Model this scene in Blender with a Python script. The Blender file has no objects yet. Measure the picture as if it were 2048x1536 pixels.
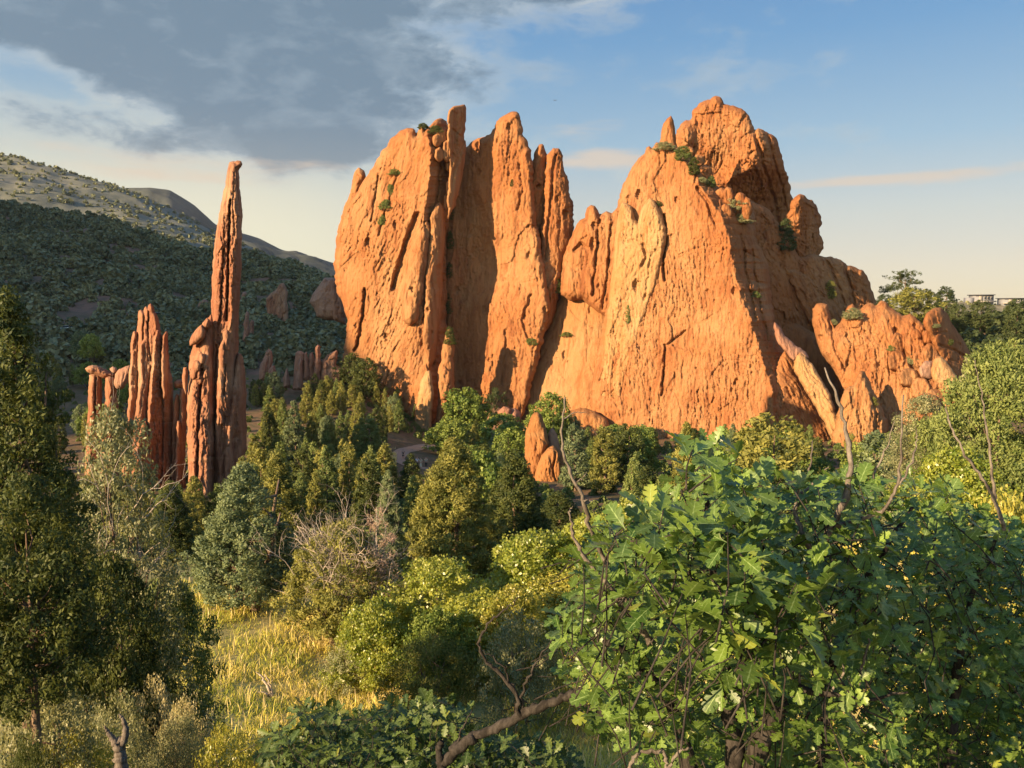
import bpy, math, random
import numpy as np
from mathutils import Vector

scn = bpy.context.scene
COL = scn.collection
R = math.radians

# ------------------------------------------------------------------ camera
F = 1607.0                      # focal length in pixels of the 2048 px wide photograph
PITCH = R(4.9)
cam_data = bpy.data.cameras.new('camera')
cam_data.sensor_width = 36.0
cam_data.lens = 36.0 * F / 2048.0
cam_data.clip_start = 0.05
cam_data.clip_end = 60000.0
cam = bpy.data.objects.new('camera', cam_data)
cam.location = (0, 0, 0)
cam.rotation_euler = (math.pi / 2 - PITCH, 0, 0)
COL.objects.link(cam)
scn.camera = cam

# ------------------------------------------------------------------ light
SUN_AZ = R(52)                  # angle to the left of "straight behind the camera"
SUN_EL = R(17.5)
SUN_STRENGTH = 5.0
SKY_STRENGTH = 0.11
EXPOSURE = 1.65
to_sun = Vector((-math.sin(SUN_AZ) * math.cos(SUN_EL), -math.cos(SUN_AZ) * math.cos(SUN_EL), math.sin(SUN_EL)))
sd = bpy.data.lights.new('sun', 'SUN')
sd.energy = SUN_STRENGTH
sd.angle = R(0.5)
sd.color = (1.0, 0.70, 0.40)
so = bpy.data.objects.new('sun', sd)
so.rotation_euler = to_sun.to_track_quat('Z', 'Y').to_euler()
COL.objects.link(so)

scn.view_settings.view_transform = 'Standard'
scn.view_settings.look = 'None'
scn.view_settings.exposure = EXPOSURE
scn.view_settings.gamma = 1.0
scn.view_settings.use_curve_mapping = False
scn.cycles.max_bounces = 5
scn.cycles.diffuse_bounces = 3
scn.cycles.glossy_bounces = 2
scn.cycles.transmission_bounces = 3
scn.cycles.transparent_max_bounces = 4
scn.cycles.sample_clamp_indirect = 4.0


class NT:
    """small helper for node trees"""
    def __init__(self, tree):
        self.t = tree; self.n = tree.nodes; self.l = tree.links; self.n.clear()

    def node(self, typ, ins=None, **kw):
        nd = self.n.new(typ)
        for k, v in kw.items():
            setattr(nd, k, v)
        if ins:
            for k, v in ins.items():
                self.set(nd, k, v)
        return nd

    def set(self, nd, k, v):
        s = nd.inputs[k]
        if hasattr(v, 'links') and hasattr(v, 'is_output'):
            self.l.new(v, s)
        elif hasattr(v, 'outputs'):
            self.l.new(v.outputs[0], s)
        else:
            s.default_value = v

    def math(self, op, a, b=None, clamp=False):
        nd = self.node('ShaderNodeMath', operation=op, use_clamp=clamp)
        self.set(nd, 0, a)
        if b is not None:
            self.set(nd, 1, b)
        return nd.outputs[0]

    def mix(self, fac, a, b, blend='MIX'):
        nd = self.node('ShaderNodeMix', data_type='RGBA', blend_type=blend)
        self.set(nd, 0, fac); self.set(nd, 6, a); self.set(nd, 7, b)
        return nd.outputs[2]

    def ramp(self, fac, stops, interp='LINEAR'):
        nd = self.node('ShaderNodeValToRGB')
        cr = nd.color_ramp; cr.interpolation = interp
        while len(cr.elements) > 1:
            cr.elements.remove(cr.elements[0])
        cr.elements[0].position = stops[0][0]; cr.elements[0].color = c4(stops[0][1])
        for p, c in stops[1:]:
            e = cr.elements.new(p); e.color = c4(c)
        self.set(nd, 0, fac)
        return nd.outputs[0]

    def noise(self, vec, scale, detail=4, rough=0.55, dist=0.0):
        nd = self.node('ShaderNodeTexNoise')
        if vec is not None:
            self.set(nd, 'Vector', vec)
        nd.inputs['Scale'].default_value = scale
        nd.inputs['Detail'].default_value = detail
        nd.inputs['Roughness'].default_value = rough
        nd.inputs['Distortion'].default_value = dist
        return nd.outputs[0]

    def smooth(self, v, lo, hi):
        nd = self.node('ShaderNodeMapRange', interpolation_type='SMOOTHSTEP')
        self.set(nd, 0, v); self.set(nd, 1, lo); self.set(nd, 2, hi); self.set(nd, 3, 0.0); self.set(nd, 4, 1.0)
        return nd.outputs[0]


def c4(c):
    if isinstance(c, (int, float)):
        return (c, c, c, 1)
    return tuple(c) + ((1,) if len(c) == 3 else ())


def srgb(r, g, b):
    def f(v):
        v /= 255.0
        return v / 12.92 if v <= 0.04045 else ((v + 0.055) / 1.055) ** 2.4
    return (f(r), f(g), f(b))


# ------------------------------------------------------------------ sky
world = bpy.data.worlds.new('World')
scn.world = world
world.use_nodes = True
w = NT(world.node_tree)
sky = w.node('ShaderNodeTexSky', sky_type='NISHITA', sun_disc=False)
sky.sun_elevation = SUN_EL
sky.sun_rotation = math.atan2(to_sun.x, to_sun.y)
sky.altitude = 1900.0
sky.air_density = 1.0
sky.dust_density = 1.6
sky.ozone_density = 1.6
tc = w.node('ShaderNodeTexCoord')
D = tc.outputs['Generated']
sep = w.node('ShaderNodeSeparateXYZ', {0: D})
el = w.math('ARCSINE', sep.outputs[2])
az = w.math('ARCTAN2', sep.outputs[0], sep.outputs[1])
# clear-air colour: Nishita pulled towards the evening colours of this sky
S = 1.0 / SKY_STRENGTH / (2 ** EXPOSURE)
def sk(r, g, b):
    return tuple(v * S for v in srgb(r, g, b))
el_n = w.math('DIVIDE', el, math.pi / 2)
grad = w.ramp(el_n, [(0.0, sk(214, 188, 150)), (0.035, sk(212, 191, 160)), (0.075, sk(192, 190, 174)), (0.125, sk(146, 176, 192)),
                     (0.20, sk(98, 150, 192)), (0.28, sk(74, 128, 184)), (0.6, sk(58, 105, 170)), (1.0, sk(45, 85, 150))])
warm = w.smooth(az, 0.05, -0.35)
warm_low = w.math('MULTIPLY', warm, w.smooth(el, 0.27, 0.08))
grad = w.mix(w.math('MULTIPLY', warm_low, 0.9), grad, c4(sk(240, 228, 188)))
clear = w.mix(0.90, sky.outputs[0], grad)

# clouds: fractal noise on the sky dome, gathered into banks (azimuth, elevation, half sizes, weight)
qv = w.node('ShaderNodeCombineXYZ', {0: w.math('MULTIPLY', az, 1.0), 1: w.math('MULTIPLY', el, 2.1), 2: 0.37})
n_big = w.noise(qv, 5.5, 7, 0.58, 0.25)
n_fine = w.noise(qv, 17.0, 7, 0.62, 0.3)
n_mid = w.noise(w.node('ShaderNodeMapping', {0: qv, 1: (3.1, 1.7, 0.4), 3: (1, 1, 1)}).outputs[0], 9.0, 6, 0.6, 0.4)
def bank(a, e, ra, re, amp):
    x = w.math('POWER', w.math('DIVIDE', w.math('SUBTRACT', az, a), ra), 2.0)
    y = w.math('POWER', w.math('DIVIDE', w.math('SUBTRACT', el, e), re), 2.0)
    return w.math('MULTIPLY', w.math('EXPONENT', w.math('MULTIPLY', w.math('ADD', x, y), -1.0)), amp)
def total(banks):
    s = None
    for b in banks:
        v = bank(*b)
        s = v if s is None else w.math('ADD', s, v)
    return s
dark_banks = [(-0.36, 0.30, 0.27, 0.085, 0.95), (-0.58, 0.33, 0.16, 0.05, 0.8), (-0.22, 0.225, 0.15, 0.042, 0.75),
              (-0.13, 0.375, 0.16, 0.05, 0.75), (-0.22, 0.30, 0.12, 0.05, 0.4), (-0.33, 0.19, 0.20, 0.022, 0.5), (-0.47, 0.255, 0.12, 0.03, 0.35),
              (-1.5, 0.35, 0.55, 0.2, 0.7), (2.4, 0.3, 0.6, 0.1, 0.6), (-0.3, 0.62, 0.6, 0.14, 0.8), (0.1, 0.375, 0.1, 0.016, 0.45)]
hole = total([(-0.545, 0.262, 0.045, 0.030, 0.55), (-0.50, 0.235, 0.05, 0.02, 0.45), (-0.40, 0.215, 0.03, 0.01, 0.2), (-0.245, 0.293, 0.06, 0.016, 0.25)])
dens = w.math('ADD', w.math('SUBTRACT', total(dark_banks), hole), w.math('MULTIPLY', w.math('SUBTRACT', n_big, 0.5), 1.9))
dens = w.math('ADD', dens, w.math('MULTIPLY', w.math('SUBTRACT', n_fine, 0.5), 0.9))
c_cov = w.math('MULTIPLY', w.smooth(dens, 0.05, 0.78), w.smooth(el, 0.085, 0.16))
c_thick = w.smooth(dens, 0.15, 1.0)
c_shade = w.math('ADD', w.math('ADD', c_thick, w.math('MULTIPLY', w.math('SUBTRACT', n_fine, 0.5), 1.1)), w.math('MULTIPLY', w.math('SUBTRACT', n_mid, 0.5), 1.3))
c_col = w.ramp(c_shade, [(0.0, sk(212, 214, 206)), (0.3, sk(182, 194, 200)), (0.6, sk(142, 163, 180)), (1.0, sk(110, 136, 158))])
# low evening light warms the thin cloud near the horizon
c_col = w.mix(w.math('MULTIPLY', w.smooth(el, 0.24, 0.09), 0.35), c_col, c4(sk(206, 200, 180)))
skycol = w.mix(w.math('MULTIPLY', c_cov, 0.95), clear, c_col)
# thin warm streaks
qs = w.node('ShaderNodeCombineXYZ', {0: w.math('MULTIPLY', az, 1.0), 1: w.math('MULTIPLY', el, 7.0), 2: 0.8})
n_st = w.noise(qs, 7.0, 8, 0.62, 0.5)
st_banks = [(0.115, 0.186, 0.085, 0.013, 0.75), (0.43, 0.150, 0.16, 0.008, 0.80), (-0.39, 0.155, 0.14, 0.012, 0.55),
            (0.52, 0.112, 0.14, 0.010, 0.30), (0.60, 0.065, 0.06, 0.012, 0.45), (0.08, 0.222, 0.10, 0.010, 0.35), (-0.33, 0.175, 0.30, 0.01, 0.35)]
st = w.math('ADD', total(st_banks), w.math('MULTIPLY', w.math('SUBTRACT', n_st, 0.5), 1.1))
st = w.math('ADD', st, w.math('MULTIPLY', w.math('SUBTRACT', n_fine, 0.5), 0.4))
skycol = w.mix(w.math('MULTIPLY', w.smooth(st, 0.22, 0.75), 0.75), skycol, c4(sk(226, 207, 186)))
# unseen sky overhead and towards the sunset: brighter, warmer fill added to lift the shade
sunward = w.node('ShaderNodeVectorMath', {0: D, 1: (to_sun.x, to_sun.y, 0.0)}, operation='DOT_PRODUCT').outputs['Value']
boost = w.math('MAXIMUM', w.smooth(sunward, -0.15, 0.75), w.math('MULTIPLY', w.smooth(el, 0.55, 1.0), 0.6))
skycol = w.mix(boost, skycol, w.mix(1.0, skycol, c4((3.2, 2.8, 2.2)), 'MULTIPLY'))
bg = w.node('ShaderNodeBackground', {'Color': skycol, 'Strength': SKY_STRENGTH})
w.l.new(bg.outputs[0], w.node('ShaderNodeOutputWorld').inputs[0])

# ------------------------------------------------------------------ picture <-> place
SP, CP = math.sin(PITCH), math.cos(PITCH)
def ray(px, py):
    """direction through a photo pixel, scaled so that its forward (Y) part is 1"""
    px = np.asarray(px, float); py = np.asarray(py, float)
    a = (px - 1024.0) / F; b = (768.0 - py) / F
    y = CP + b * SP; z = -SP + b * CP
    return np.stack([a / y, np.ones_like(a), z / y], -1)

def at(px, py, d):
    return ray(px, py) * np.asarray(d, float)[..., None]

def slope_px(px, d):
    """x for a pixel column near the horizon"""
    return (px - 1024.0) / F * d

def horizon_py(z, d):
    t = z / d                                   # tangent of elevation
    b = (t * CP + SP) / (CP - t * SP)
    return 768.0 - b * F

# ------------------------------------------------------------------ noise
_rs = np.random.default_rng(11)
_perm = _rs.permutation(256).astype(np.int64)
_perm = np.concatenate([_perm, _perm, _perm])
_g = _rs.normal(size=(256, 3)); _g /= np.linalg.norm(_g, axis=1, keepdims=True)
def pnoise(x, y, z=0.0):
    x, y, z = np.broadcast_arrays(np.asarray(x, float), np.asarray(y, float), np.asarray(z, float))
    xi = np.floor(x).astype(np.int64); yi = np.floor(y).astype(np.int64); zi = np.floor(z).astype(np.int64)
    xf, yf, zf = x - xi, y - yi, z - zi
    xi &= 255; yi &= 255; zi &= 255
    u = xf * xf * xf * (xf * (xf * 6 - 15) + 10)
    v = yf * yf * yf * (yf * (yf * 6 - 15) + 10)
    q = zf * zf * zf * (zf * (zf * 6 - 15) + 10)
    out = 0.0
    for dx in (0, 1):
        wx = u if dx else 1 - u
        for dy in (0, 1):
            wy = v if dy else 1 - v
            for dz in (0, 1):
                wz = q if dz else 1 - q
                g = _g[_perm[_perm[_perm[(xi + dx) & 255] + ((yi + dy) & 255)] + ((zi + dz) & 255)]]
                out = out + wx * wy * wz * (g[..., 0] * (xf - dx) + g[..., 1] * (yf - dy) + g[..., 2] * (zf - dz))
    return out * 1.5

def fbm(x, y, z=0.0, octv=4, gain=0.5):
    s, a = 0.0, 1.0
    for i in range(octv):
        s = s + a * pnoise(x, y, z + 17.3 * i)
        x, y, z = np.asarray(x) * 2.03, np.asarray(y) * 2.03, np.asarray(z) * 2.03
        a *= gain
    return s

def ridged(x, y, z=0.0, octv=3, gain=0.5):
    s, a = 0.0, 1.0
    for i in range(octv):
        s = s + a * (1 - 2 * np.abs(pnoise(x, y, z + 9.1 * i)))
        x, y, z = np.asarray(x) * 2.1, np.asarray(y) * 2.1, np.asarray(z) * 2.1
        a *= gain
    return s

def facets(x, y, seed=0):
    """planar facets: Worley cells, each tilted at random; second value is the distance to the cell border"""
    xi = np.floor(x).astype(np.int64); yi = np.floor(y).astype(np.int64)
    b1 = np.full(x.shape, 9.0); b2 = np.full(x.shape, 9.0); val = np.zeros(x.shape)
    for dx in (-1, 0, 1):
        for dy in (-1, 0, 1):
            h = _perm[_perm[(xi + dx) & 255] + ((yi + dy + seed * 31) & 255)]
            g = _g[h]
            ox = x - (xi + dx + 0.5 + 0.45 * np.clip(g[..., 0] * 1.5, -1, 1)); oy = y - (yi + dy + 0.5 + 0.45 * np.clip(g[..., 1] * 1.5, -1, 1))
            dd = np.hypot(ox, oy)
            h2 = _g[(h * 7 + 13) & 255]
            v = h2[..., 0] * ox * 1.2 + h2[..., 1] * oy * 0.7 + 0.35 * h2[..., 2]
            m = dd < b1
            b2 = np.where(m, b1, np.minimum(b2, dd))
            val = np.where(m, v, val); b1 = np.where(m, dd, b1)
    return val, b2 - b1

def sstep(a, b, x):
    t = np.clip((np.asarray(x, float) - a) / (b - a), 0, 1)
    return t * t * (3 - 2 * t)

# ------------------------------------------------------------------ mesh and object helpers
def mk_mesh(name, V, Fc, mats=(), smooth=False, attrs=None, mat_idx=None):
    """V (n,3); Fc (m,k) index array or a list of such arrays"""
    if not isinstance(Fc, list):
        Fc = [Fc]
    Fc = [np.asarray(f, np.int64) for f in Fc if len(f)]
    me = bpy.data.meshes.new(name)
    V = np.asarray(V, np.float32)
    me.vertices.add(len(V)); me.vertices.foreach_set('co', V.ravel())
    tot = np.concatenate([np.full(len(f), f.shape[1], np.int32) for f in Fc])
    idx = np.concatenate([f.ravel() for f in Fc]).astype(np.int32)
    me.loops.add(len(idx)); me.loops.foreach_set('vertex_index', idx)
    me.polygons.add(len(tot))
    st = np.zeros(len(tot), np.int32); st[1:] = np.cumsum(tot)[:-1]
    me.polygons.foreach_set('loop_start', st)
    me.polygons.foreach_set('loop_total', tot)
    if smooth:
        me.polygons.foreach_set('use_smooth', np.ones(len(tot), bool))
    if mat_idx is not None:
        me.polygons.foreach_set('material_index', np.asarray(mat_idx, np.int32))
    if attrs:
        for k, a in attrs.items():
            at_ = me.attributes.new(k, 'FLOAT', 'POINT')
            at_.data.foreach_set('value', np.asarray(a, np.float32))
    for m in mats:
        me.materials.append(m)
    me.update(calc_edges=True)
    return me

def tag(o, label=None, cat=None, group=None, kind=None):
    if label: o['label'] = label
    if cat: o['category'] = cat
    if group: o['group'] = group
    if kind: o['kind'] = kind
    return o

def thing(name, label, cat, loc, group=None):
    o = bpy.data.objects.new(name, None)
    o.empty_display_size = 0.5
    o.location = loc
    COL.objects.link(o)
    return tag(o, label, cat, group)

def part(name, me, parent, mat=None, label=None):
    """mesh given in the parent's own coordinates"""
    o = bpy.data.objects.new(name, me)
    if mat is not None and not me.materials:
        me.materials.append(mat)
    COL.objects.link(o)
    o.parent = parent
    if label: o['label'] = label
    return o

def solo(name, me, label, cat, loc=(0, 0, 0), group=None, kind=None):
    o = bpy.data.objects.new(name, me)
    o.location = loc
    COL.objects.link(o)
    return tag(o, label, cat, group, kind)

class MB:
    """collects tubes and quads into one mesh"""
    def __init__(self):
        self.V = []; self.F = []; self.n = 0
    def add(self, V, Fq):
        self.V.append(np.asarray(V, float)); self.F.append(np.asarray(Fq, np.int64) + self.n); self.n += len(V)
    def tube(self, pts, rad, n=6):
        pts = np.asarray(pts, float); m = len(pts)
        rad = np.broadcast_to(np.asarray(rad, float), (m,))
        T = np.gradient(pts, axis=0); T /= np.linalg.norm(T, axis=1, keepdims=True) + 1e-9
        ref = np.array([0.31, 0.17, 0.93]) if abs(T[:, 2]).mean() < 0.8 else np.array([0.9, 0.3, 0.1])
        A = np.cross(T, ref); A /= np.linalg.norm(A, axis=1, keepdims=True) + 1e-9
        B = np.cross(T, A)
        an = np.arange(n) * 2 * math.pi / n
        V = pts[:, None, :] + rad[:, None, None] * (np.cos(an)[None, :, None] * A[:, None, :] + np.sin(an)[None, :, None] * B[:, None, :])
        i = np.arange(m - 1)[:, None] * n; j = np.arange(n)[None, :]; k = (j + 1) % n
        Fq = np.stack([i + j, i + k, i + n + k, i + n + j], -1).reshape(-1, 4)
        self.add(V.reshape(-1, 3), Fq)
        c0 = self.n
        self.V.append(pts[-1:]); self.n += 1
        b = c0 - n
        q = np.arange(n)
        self.F.append(np.stack([b + q, b + (q + 1) % n, np.full(n, c0), np.full(n, c0)], -1)[:, :3])
    def box(self, x0, x1, y0, y1, z0, z1):
        V = [(x, y, z) for z in (z0, z1) for y in (y0, y1) for x in (x0, x1)]
        self.add(V, [(0, 2, 3, 1), (4, 5, 7, 6), (0, 1, 5, 4), (2, 6, 7, 3), (0, 4, 6, 2), (1, 3, 7, 5)])
    def mesh(self, name, mats=(), smooth=False):
        V = np.concatenate(self.V)
        return mk_mesh(name, V, [f for f in self.F], mats, smooth)

# ------------------------------------------------------------------ ground heights
_pd = np.array([-400, -60, -8, 0, 3, 6, 10, 14, 18, 22, 32, 45, 60, 80, 110, 155, 205, 240, 320, 500, 1000, 3000, 30000.])
_pz = np.array([-14, -5, -1.75, -1.7, -2.5, -4.4, -7.3, -9.8, -11.1, -11.6, -12.0, -14.6, -17.5, -20.5, -23.6, -27.5, -31, -32.5, -33, -32, -30, -30, -30.])
def _prof(d):
    s = 0
    for k in (-0.12, -0.06, 0.0, 0.06, 0.12):
        s = s + np.interp(d + k * (np.abs(d) + 6), _pd, _pz)
    return s / 5
def gz(x, y):
    x = np.asarray(x, float); y = np.asarray(y, float)
    z = _prof(y)
    near = 1 - sstep(28, 60, y)
    z = z + near * np.clip(x - 0.5, 0, 14) * 0.20 * sstep(8, 20, y)
    z = z + near * np.clip(-x - 6, 0, 20) * 0.10 * sstep(6, 14, y)
    u = x / np.maximum(y, 1.0)
    rise = np.interp(y, [110, 160, 205, 232, 262, 400], [0, 4.0, 9.5, 13, 15, 15])
    z = z + rise * sstep(-0.075, -0.21, u)
    z = z + np.interp(y, [60, 110, 200, 300], [0, 4, 12, 14]) * sstep(0.40, 0.62, u)
    z = z + 0.35 * pnoise(x / 9.0, y / 9.0, 3.1) * sstep(3, 12, np.abs(y)) + 0.06 * pnoise(x / 1.3, y / 1.3, 7.7)
    return z
# ------------------------------------------------------------------ surface materials
def new_mat(name):
    m = bpy.data.materials.new(name); m.use_nodes = True
    return m, NT(m.node_tree)

def finish(t, shader):
    t.l.new(shader, t.node('ShaderNodeOutputMaterial').inputs[0])

def rock_mat(name, base, pale, dark, scale=1.0, bump=0.55, streak=0.8):
    m, t = new_mat(name)
    pos = t.node('ShaderNodeNewGeometry').outputs['Position']
    def mp(sx, sy, sz):
        return t.node('ShaderNodeMapping', {0: pos, 3: (sx, sy, sz)}).outputs[0]
    big = t.noise(mp(0.045 * scale, 0.045 * scale, 0.03 * scale), 1.0, 4, 0.6, 0.6)
    strk = t.noise(mp(0.55 * scale, 0.55 * scale, 0.05 * scale), 1.0, 5, 0.6, 0.8)
    mid = t.noise(mp(0.35 * scale, 0.35 * scale, 0.22 * scale), 1.0, 6, 0.65, 0.4)
    fine = t.noise(mp(2.2 * scale, 2.2 * scale, 1.3 * scale), 1.0, 6, 0.7)
    col = t.mix(t.smooth(big, 0.38, 0.66), c4(base), c4(pale))
    col = t.mix(t.math('MULTIPLY', t.smooth(strk, 0.47, 0.70), streak), col, c4(dark))
    col = t.mix(t.math('MULTIPLY', t.smooth(mid, 0.52, 0.75), 0.45), col, c4(pale))
    col = t.mix(t.math('MULTIPLY', t.smooth(fine, 0.56, 0.78), 0.35), col, c4(dark))
    band = t.noise(mp(0.05 * scale, 0.05 * scale, 0.30 * scale), 1.0, 5, 0.65, 1.2)
    col = t.mix(t.math('MULTIPLY', t.smooth(band, 0.56, 0.70), 0.40), col, c4(pale))
    strk2 = t.noise(mp(1.3 * scale, 1.3 * scale, 0.10 * scale), 1.0, 4, 0.6, 0.5)
    col = t.mix(t.math('MULTIPLY', t.smooth(strk2, 0.55, 0.75), 0.45), col, c4(tuple(v * 0.6 for v in dark)))
    b1 = t.node('ShaderNodeBump', {'Height': fine, 'Strength': bump, 'Distance': 0.55 / scale})
    b2 = t.node('ShaderNodeBump', {'Height': t.noise(mp(1.0 * scale, 1.0 * scale, 0.3 * scale), 1.0, 4, 0.6, 1.0), 'Strength': bump * 0.8, 'Distance': 0.9 / scale, 'Normal': b1.outputs[0]})
    p = t.node('ShaderNodeBsdfPrincipled', {'Base Color': col, 'Roughness': 0.95, 'Normal': b2.outputs[0]})
    p.inputs['Specular IOR Level'].default_value = 0.12
    finish(t, p.outputs[0])
    return m

M_ORANGE = rock_mat('orange_sandstone', (0.264, 0.108, 0.039), (0.307, 0.163, 0.073), (0.168, 0.058, 0.022))
M_TAN = rock_mat('tan_sandstone', (0.279, 0.130, 0.048), (0.314, 0.177, 0.080), (0.207, 0.080, 0.029))
M_CREAM = rock_mat('cream_sandstone', (0.307, 0.166, 0.066), (0.350, 0.223, 0.108), (0.264, 0.116, 0.042), streak=0.8)
M_RED = rock_mat('red_sandstone', (0.240, 0.105, 0.056), (0.34, 0.205, 0.125), (0.125, 0.050, 0.031), scale=1.9)
M_PINK = rock_mat('pink_sandstone', (0.268, 0.135, 0.086), (0.324, 0.209, 0.144), (0.187, 0.086, 0.050), scale=1.0)

# ------------------------------------------------------------------ rock slabs
def roughen(poly, amp, seed, seg=4.0):
    P = np.asarray(poly, float)
    out = []
    n = len(P)
    acc = 0.0
    for i in range(n):
        a, b = P[i], P[(i + 1) % n]
        L = np.linalg.norm(b - a)
        k = max(1, int(L / seg))
        t = np.arange(k)[:, None] / k
        q = a + (b - a) * t
        nrm = np.array([b[1] - a[1], a[0] - b[0]]) / (L + 1e-9)
        s = acc + np.arange(k) * (L / k)
        off = (fbm(s / 26.0, seed * 3.7, 0.5, 4, 0.65) + 0.5 * ridged(s / 9.0, seed * 1.9, 0.5, 2)) * amp
        fade = np.minimum(1, np.minimum(np.arange(k), k - np.arange(k)) / 2.0 + 0.25)
        out.append(q + nrm * (off * fade)[:, None])
        acc += L
    return np.concatenate(out)

def edge_dist(X, Y, P):
    """distance, nearest boundary point and inside flag against a polygon"""
    A = P; B = np.roll(P, -1, 0)
    n = len(X)
    best = np.full(n, 1e18); bx = np.zeros(n); by = np.zeros(n); ins = np.zeros(n, bool)
    for (ax, ay), (cx, cy) in zip(A, B):
        dx, dy = cx - ax, cy - ay
        t = np.clip(((X - ax) * dx + (Y - ay) * dy) / (dx * dx + dy * dy + 1e-12), 0, 1)
        qx, qy = ax + t * dx, ay + t * dy
        d2 = (X - qx) ** 2 + (Y - qy) ** 2
        m = d2 < best
        best[m] = d2[m]; bx[m] = qx[m]; by[m] = qy[m]
        if ay != cy:
            c = ((ay > Y) != (cy > Y)) & (X < (cx - ax) * (Y - ay) / (cy - ay) + ax)
            ins ^= c
    return np.sqrt(best), bx, by, ins

_slab_seed = [0]
SHIFT = [0.0]        # moves a whole group of slabs nearer or farther
def slab(poly, d, sx=0.0, sz=0.0, T=5.0, Rr=6.0, Tb=None, step=1.7, rough=1.6, flute=0.8, lump=1.0, fine=0.25,
         lean=0.0, fl=(3.2, 22.0), pits=0, pit_r=(0.35, 0.95), cracks=(), bury=None, bulge=(), crk=0.45, folds=(), flat=1.0):
    """one closed piece of rock: outline in photo pixels, plane at distance d with slopes, rounded front and back.
    Returns world-space verts and faces."""
    _slab_seed[0] += 1
    seed = _slab_seed[0]
    rs = np.random.default_rng(seed)
    poly = [tuple(p) for p in poly]
    if bury:
        poly = [(x, y + bury[1]) if y >= bury[0] else (x, y) for x, y in poly]
    cx, cy = np.mean([p[0] for p in poly]), np.mean([p[1] for p in poly])
    P = roughen(poly, rough, seed)
    d = d + SHIFT[0]
    Rr = Rr * flat
    mpp = d / F
    x0, x1 = P[:, 0].min() - step, P[:, 0].max() + step * 2
    y0, y1 = P[:, 1].min() - step, P[:, 1].max() + step * 2
    gx = np.arange(x0, x1, step); gy = np.arange(y0, y1, step)
    X, Y = np.meshgrid(gx, gy)
    nx, ny = X.shape[1], X.shape[0]
    dist, bx, by, ins = edge_dist(X.ravel(), Y.ravel(), P)
    I = ins.reshape(ny, nx)
    cell = I[:-1, :-1] | I[1:, :-1] | I[:-1, 1:] | I[1:, 1:]
    use = np.zeros((ny, nx), bool)
    use[:-1, :-1] |= cell; use[1:, :-1] |= cell; use[:-1, 1:] |= cell; use[1:, 1:] |= cell
    u = use.ravel()
    out = u & ~ins
    px = np.where(out, bx, X.ravel())[u]; py = np.where(out, by, Y.ravel())[u]
    s = np.where(ins, dist, 0)[u] * mpp
    wx, wy = (px - cx) * mpp, (cy - py) * mpp
    ca, sa = math.cos(lean), math.sin(lean)
    a = wx * ca - wy * sa; b = wx * sa + wy * ca
    o1 = seed * 13.37
    wob = 1.2 * fbm(a / 9, b / 9, o1 + 3, 3) / (1.0 if flute > 0.3 else 2.5)
    k_ = fl[0] / 2.6
    h = lump * 0.42 * fbm(a / 7.5, b / 11.0, o1 + 40, 3, 0.5)
    cr1 = ridged((a + wob) / fl[0], b / fl[1], o1, 4, 0.65)
    h = h + flute * (0.22 * cr1 - 0.85 * np.clip(ridged((a + wob) / (fl[0] * 0.9), b / (fl[1] * 0.8), o1 + 7, 2, 0.5) - 0.85, 0, 0.6))
    f0, e0 = facets((a + 1.2 * wob) / (6.5 * k_), (b + wob) / (13.0 * k_), seed + 9)
    f1, e1 = facets((a + 0.8 * wob) / (2.0 * k_), (b + wob) / (6.0 * k_), seed)
    f2, e2 = facets((a + 0.4 * wob) / (0.62 * k_ + 0.1), b / (2.2 * k_), seed + 5)
    calm = 0.45 + 0.55 * sstep(-0.3, 0.5, fbm(a / 9.0, b / 14.0, o1 + 70, 2))
    h = h + (0.8 * lump * f0 + 0.42 * lump * f1 * calm - crk * lump * np.clip(1 - e1 / 0.06, 0, 1) * calm) * min(1, k_ + 0.25)
    h = h + fine * calm * (0.9 * f2 - 0.3 * np.clip(1 - e2 / 0.12, 0, 1) + 0.7 * ridged((a + 0.5 * wob) / 0.8, b / 4.5, o1 + 90, 2) + 0.9 * fbm(a / 0.5, b / 1.2, o1 + 80, 3, 0.7))
    if pits:
        k = rs.integers(0, len(px), int(pits * 0.4))
        for q in k:
            r = pit_r[0] + (pit_r[1] - pit_r[0]) * rs.random() ** 3
            rz = r * rs.uniform(0.9, 2.6)
            m = (np.abs(wx - wx[q]) < r * 2.5) & (np.abs(wy - wy[q]) < rz * 2.5)
            jx = 0.45 * r * fbm(wy[m] / r, wx[m] / r, o1, 2)
            da = (wx[m] - wx[q] + jx + 0.35 * (wy[m] - wy[q]) * lean) / r; db = (wy[m] - wy[q] + jx) / rz
            h[m] -= 1.7 * r * np.clip(1 - (da * da + db * db), 0, 1) ** 0.6
    for (line, wpx, dep) in cracks:
        L = np.asarray(line, float)
        dd = np.full(len(px), 1e9)
        jit = fbm(py / 18.0, px / 30.0, o1, 3) * (3.0 if step > 1.4 else 1.6)
        for (ax, ay), (ex, ey) in zip(L[:-1], L[1:]):
            vx, vy = ex - ax, ey - ay
            t = np.clip(((px + jit - ax) * vx + (py - ay) * vy) / (vx * vx + vy * vy), 0, 1)
            dd = np.minimum(dd, np.hypot(px + jit - ax - t * vx, py - ay - t * vy))
        h = h - dep * np.clip(1 - dd / wpx, 0, 1) ** 0.8
    for (qx, qy, rx, ry, amp) in bulge:
        h = h + amp * np.exp(-((px - qx) / rx) ** 2 - ((py - qy) / ry) ** 2)
    wgt = np.minimum(1, s / 1.2)
    p = np.sqrt(np.clip(1 - (1 - np.minimum(s / Rr, 1)) ** 2, 0, 1))
    plane = d + sx * wx + sz * wy
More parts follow.
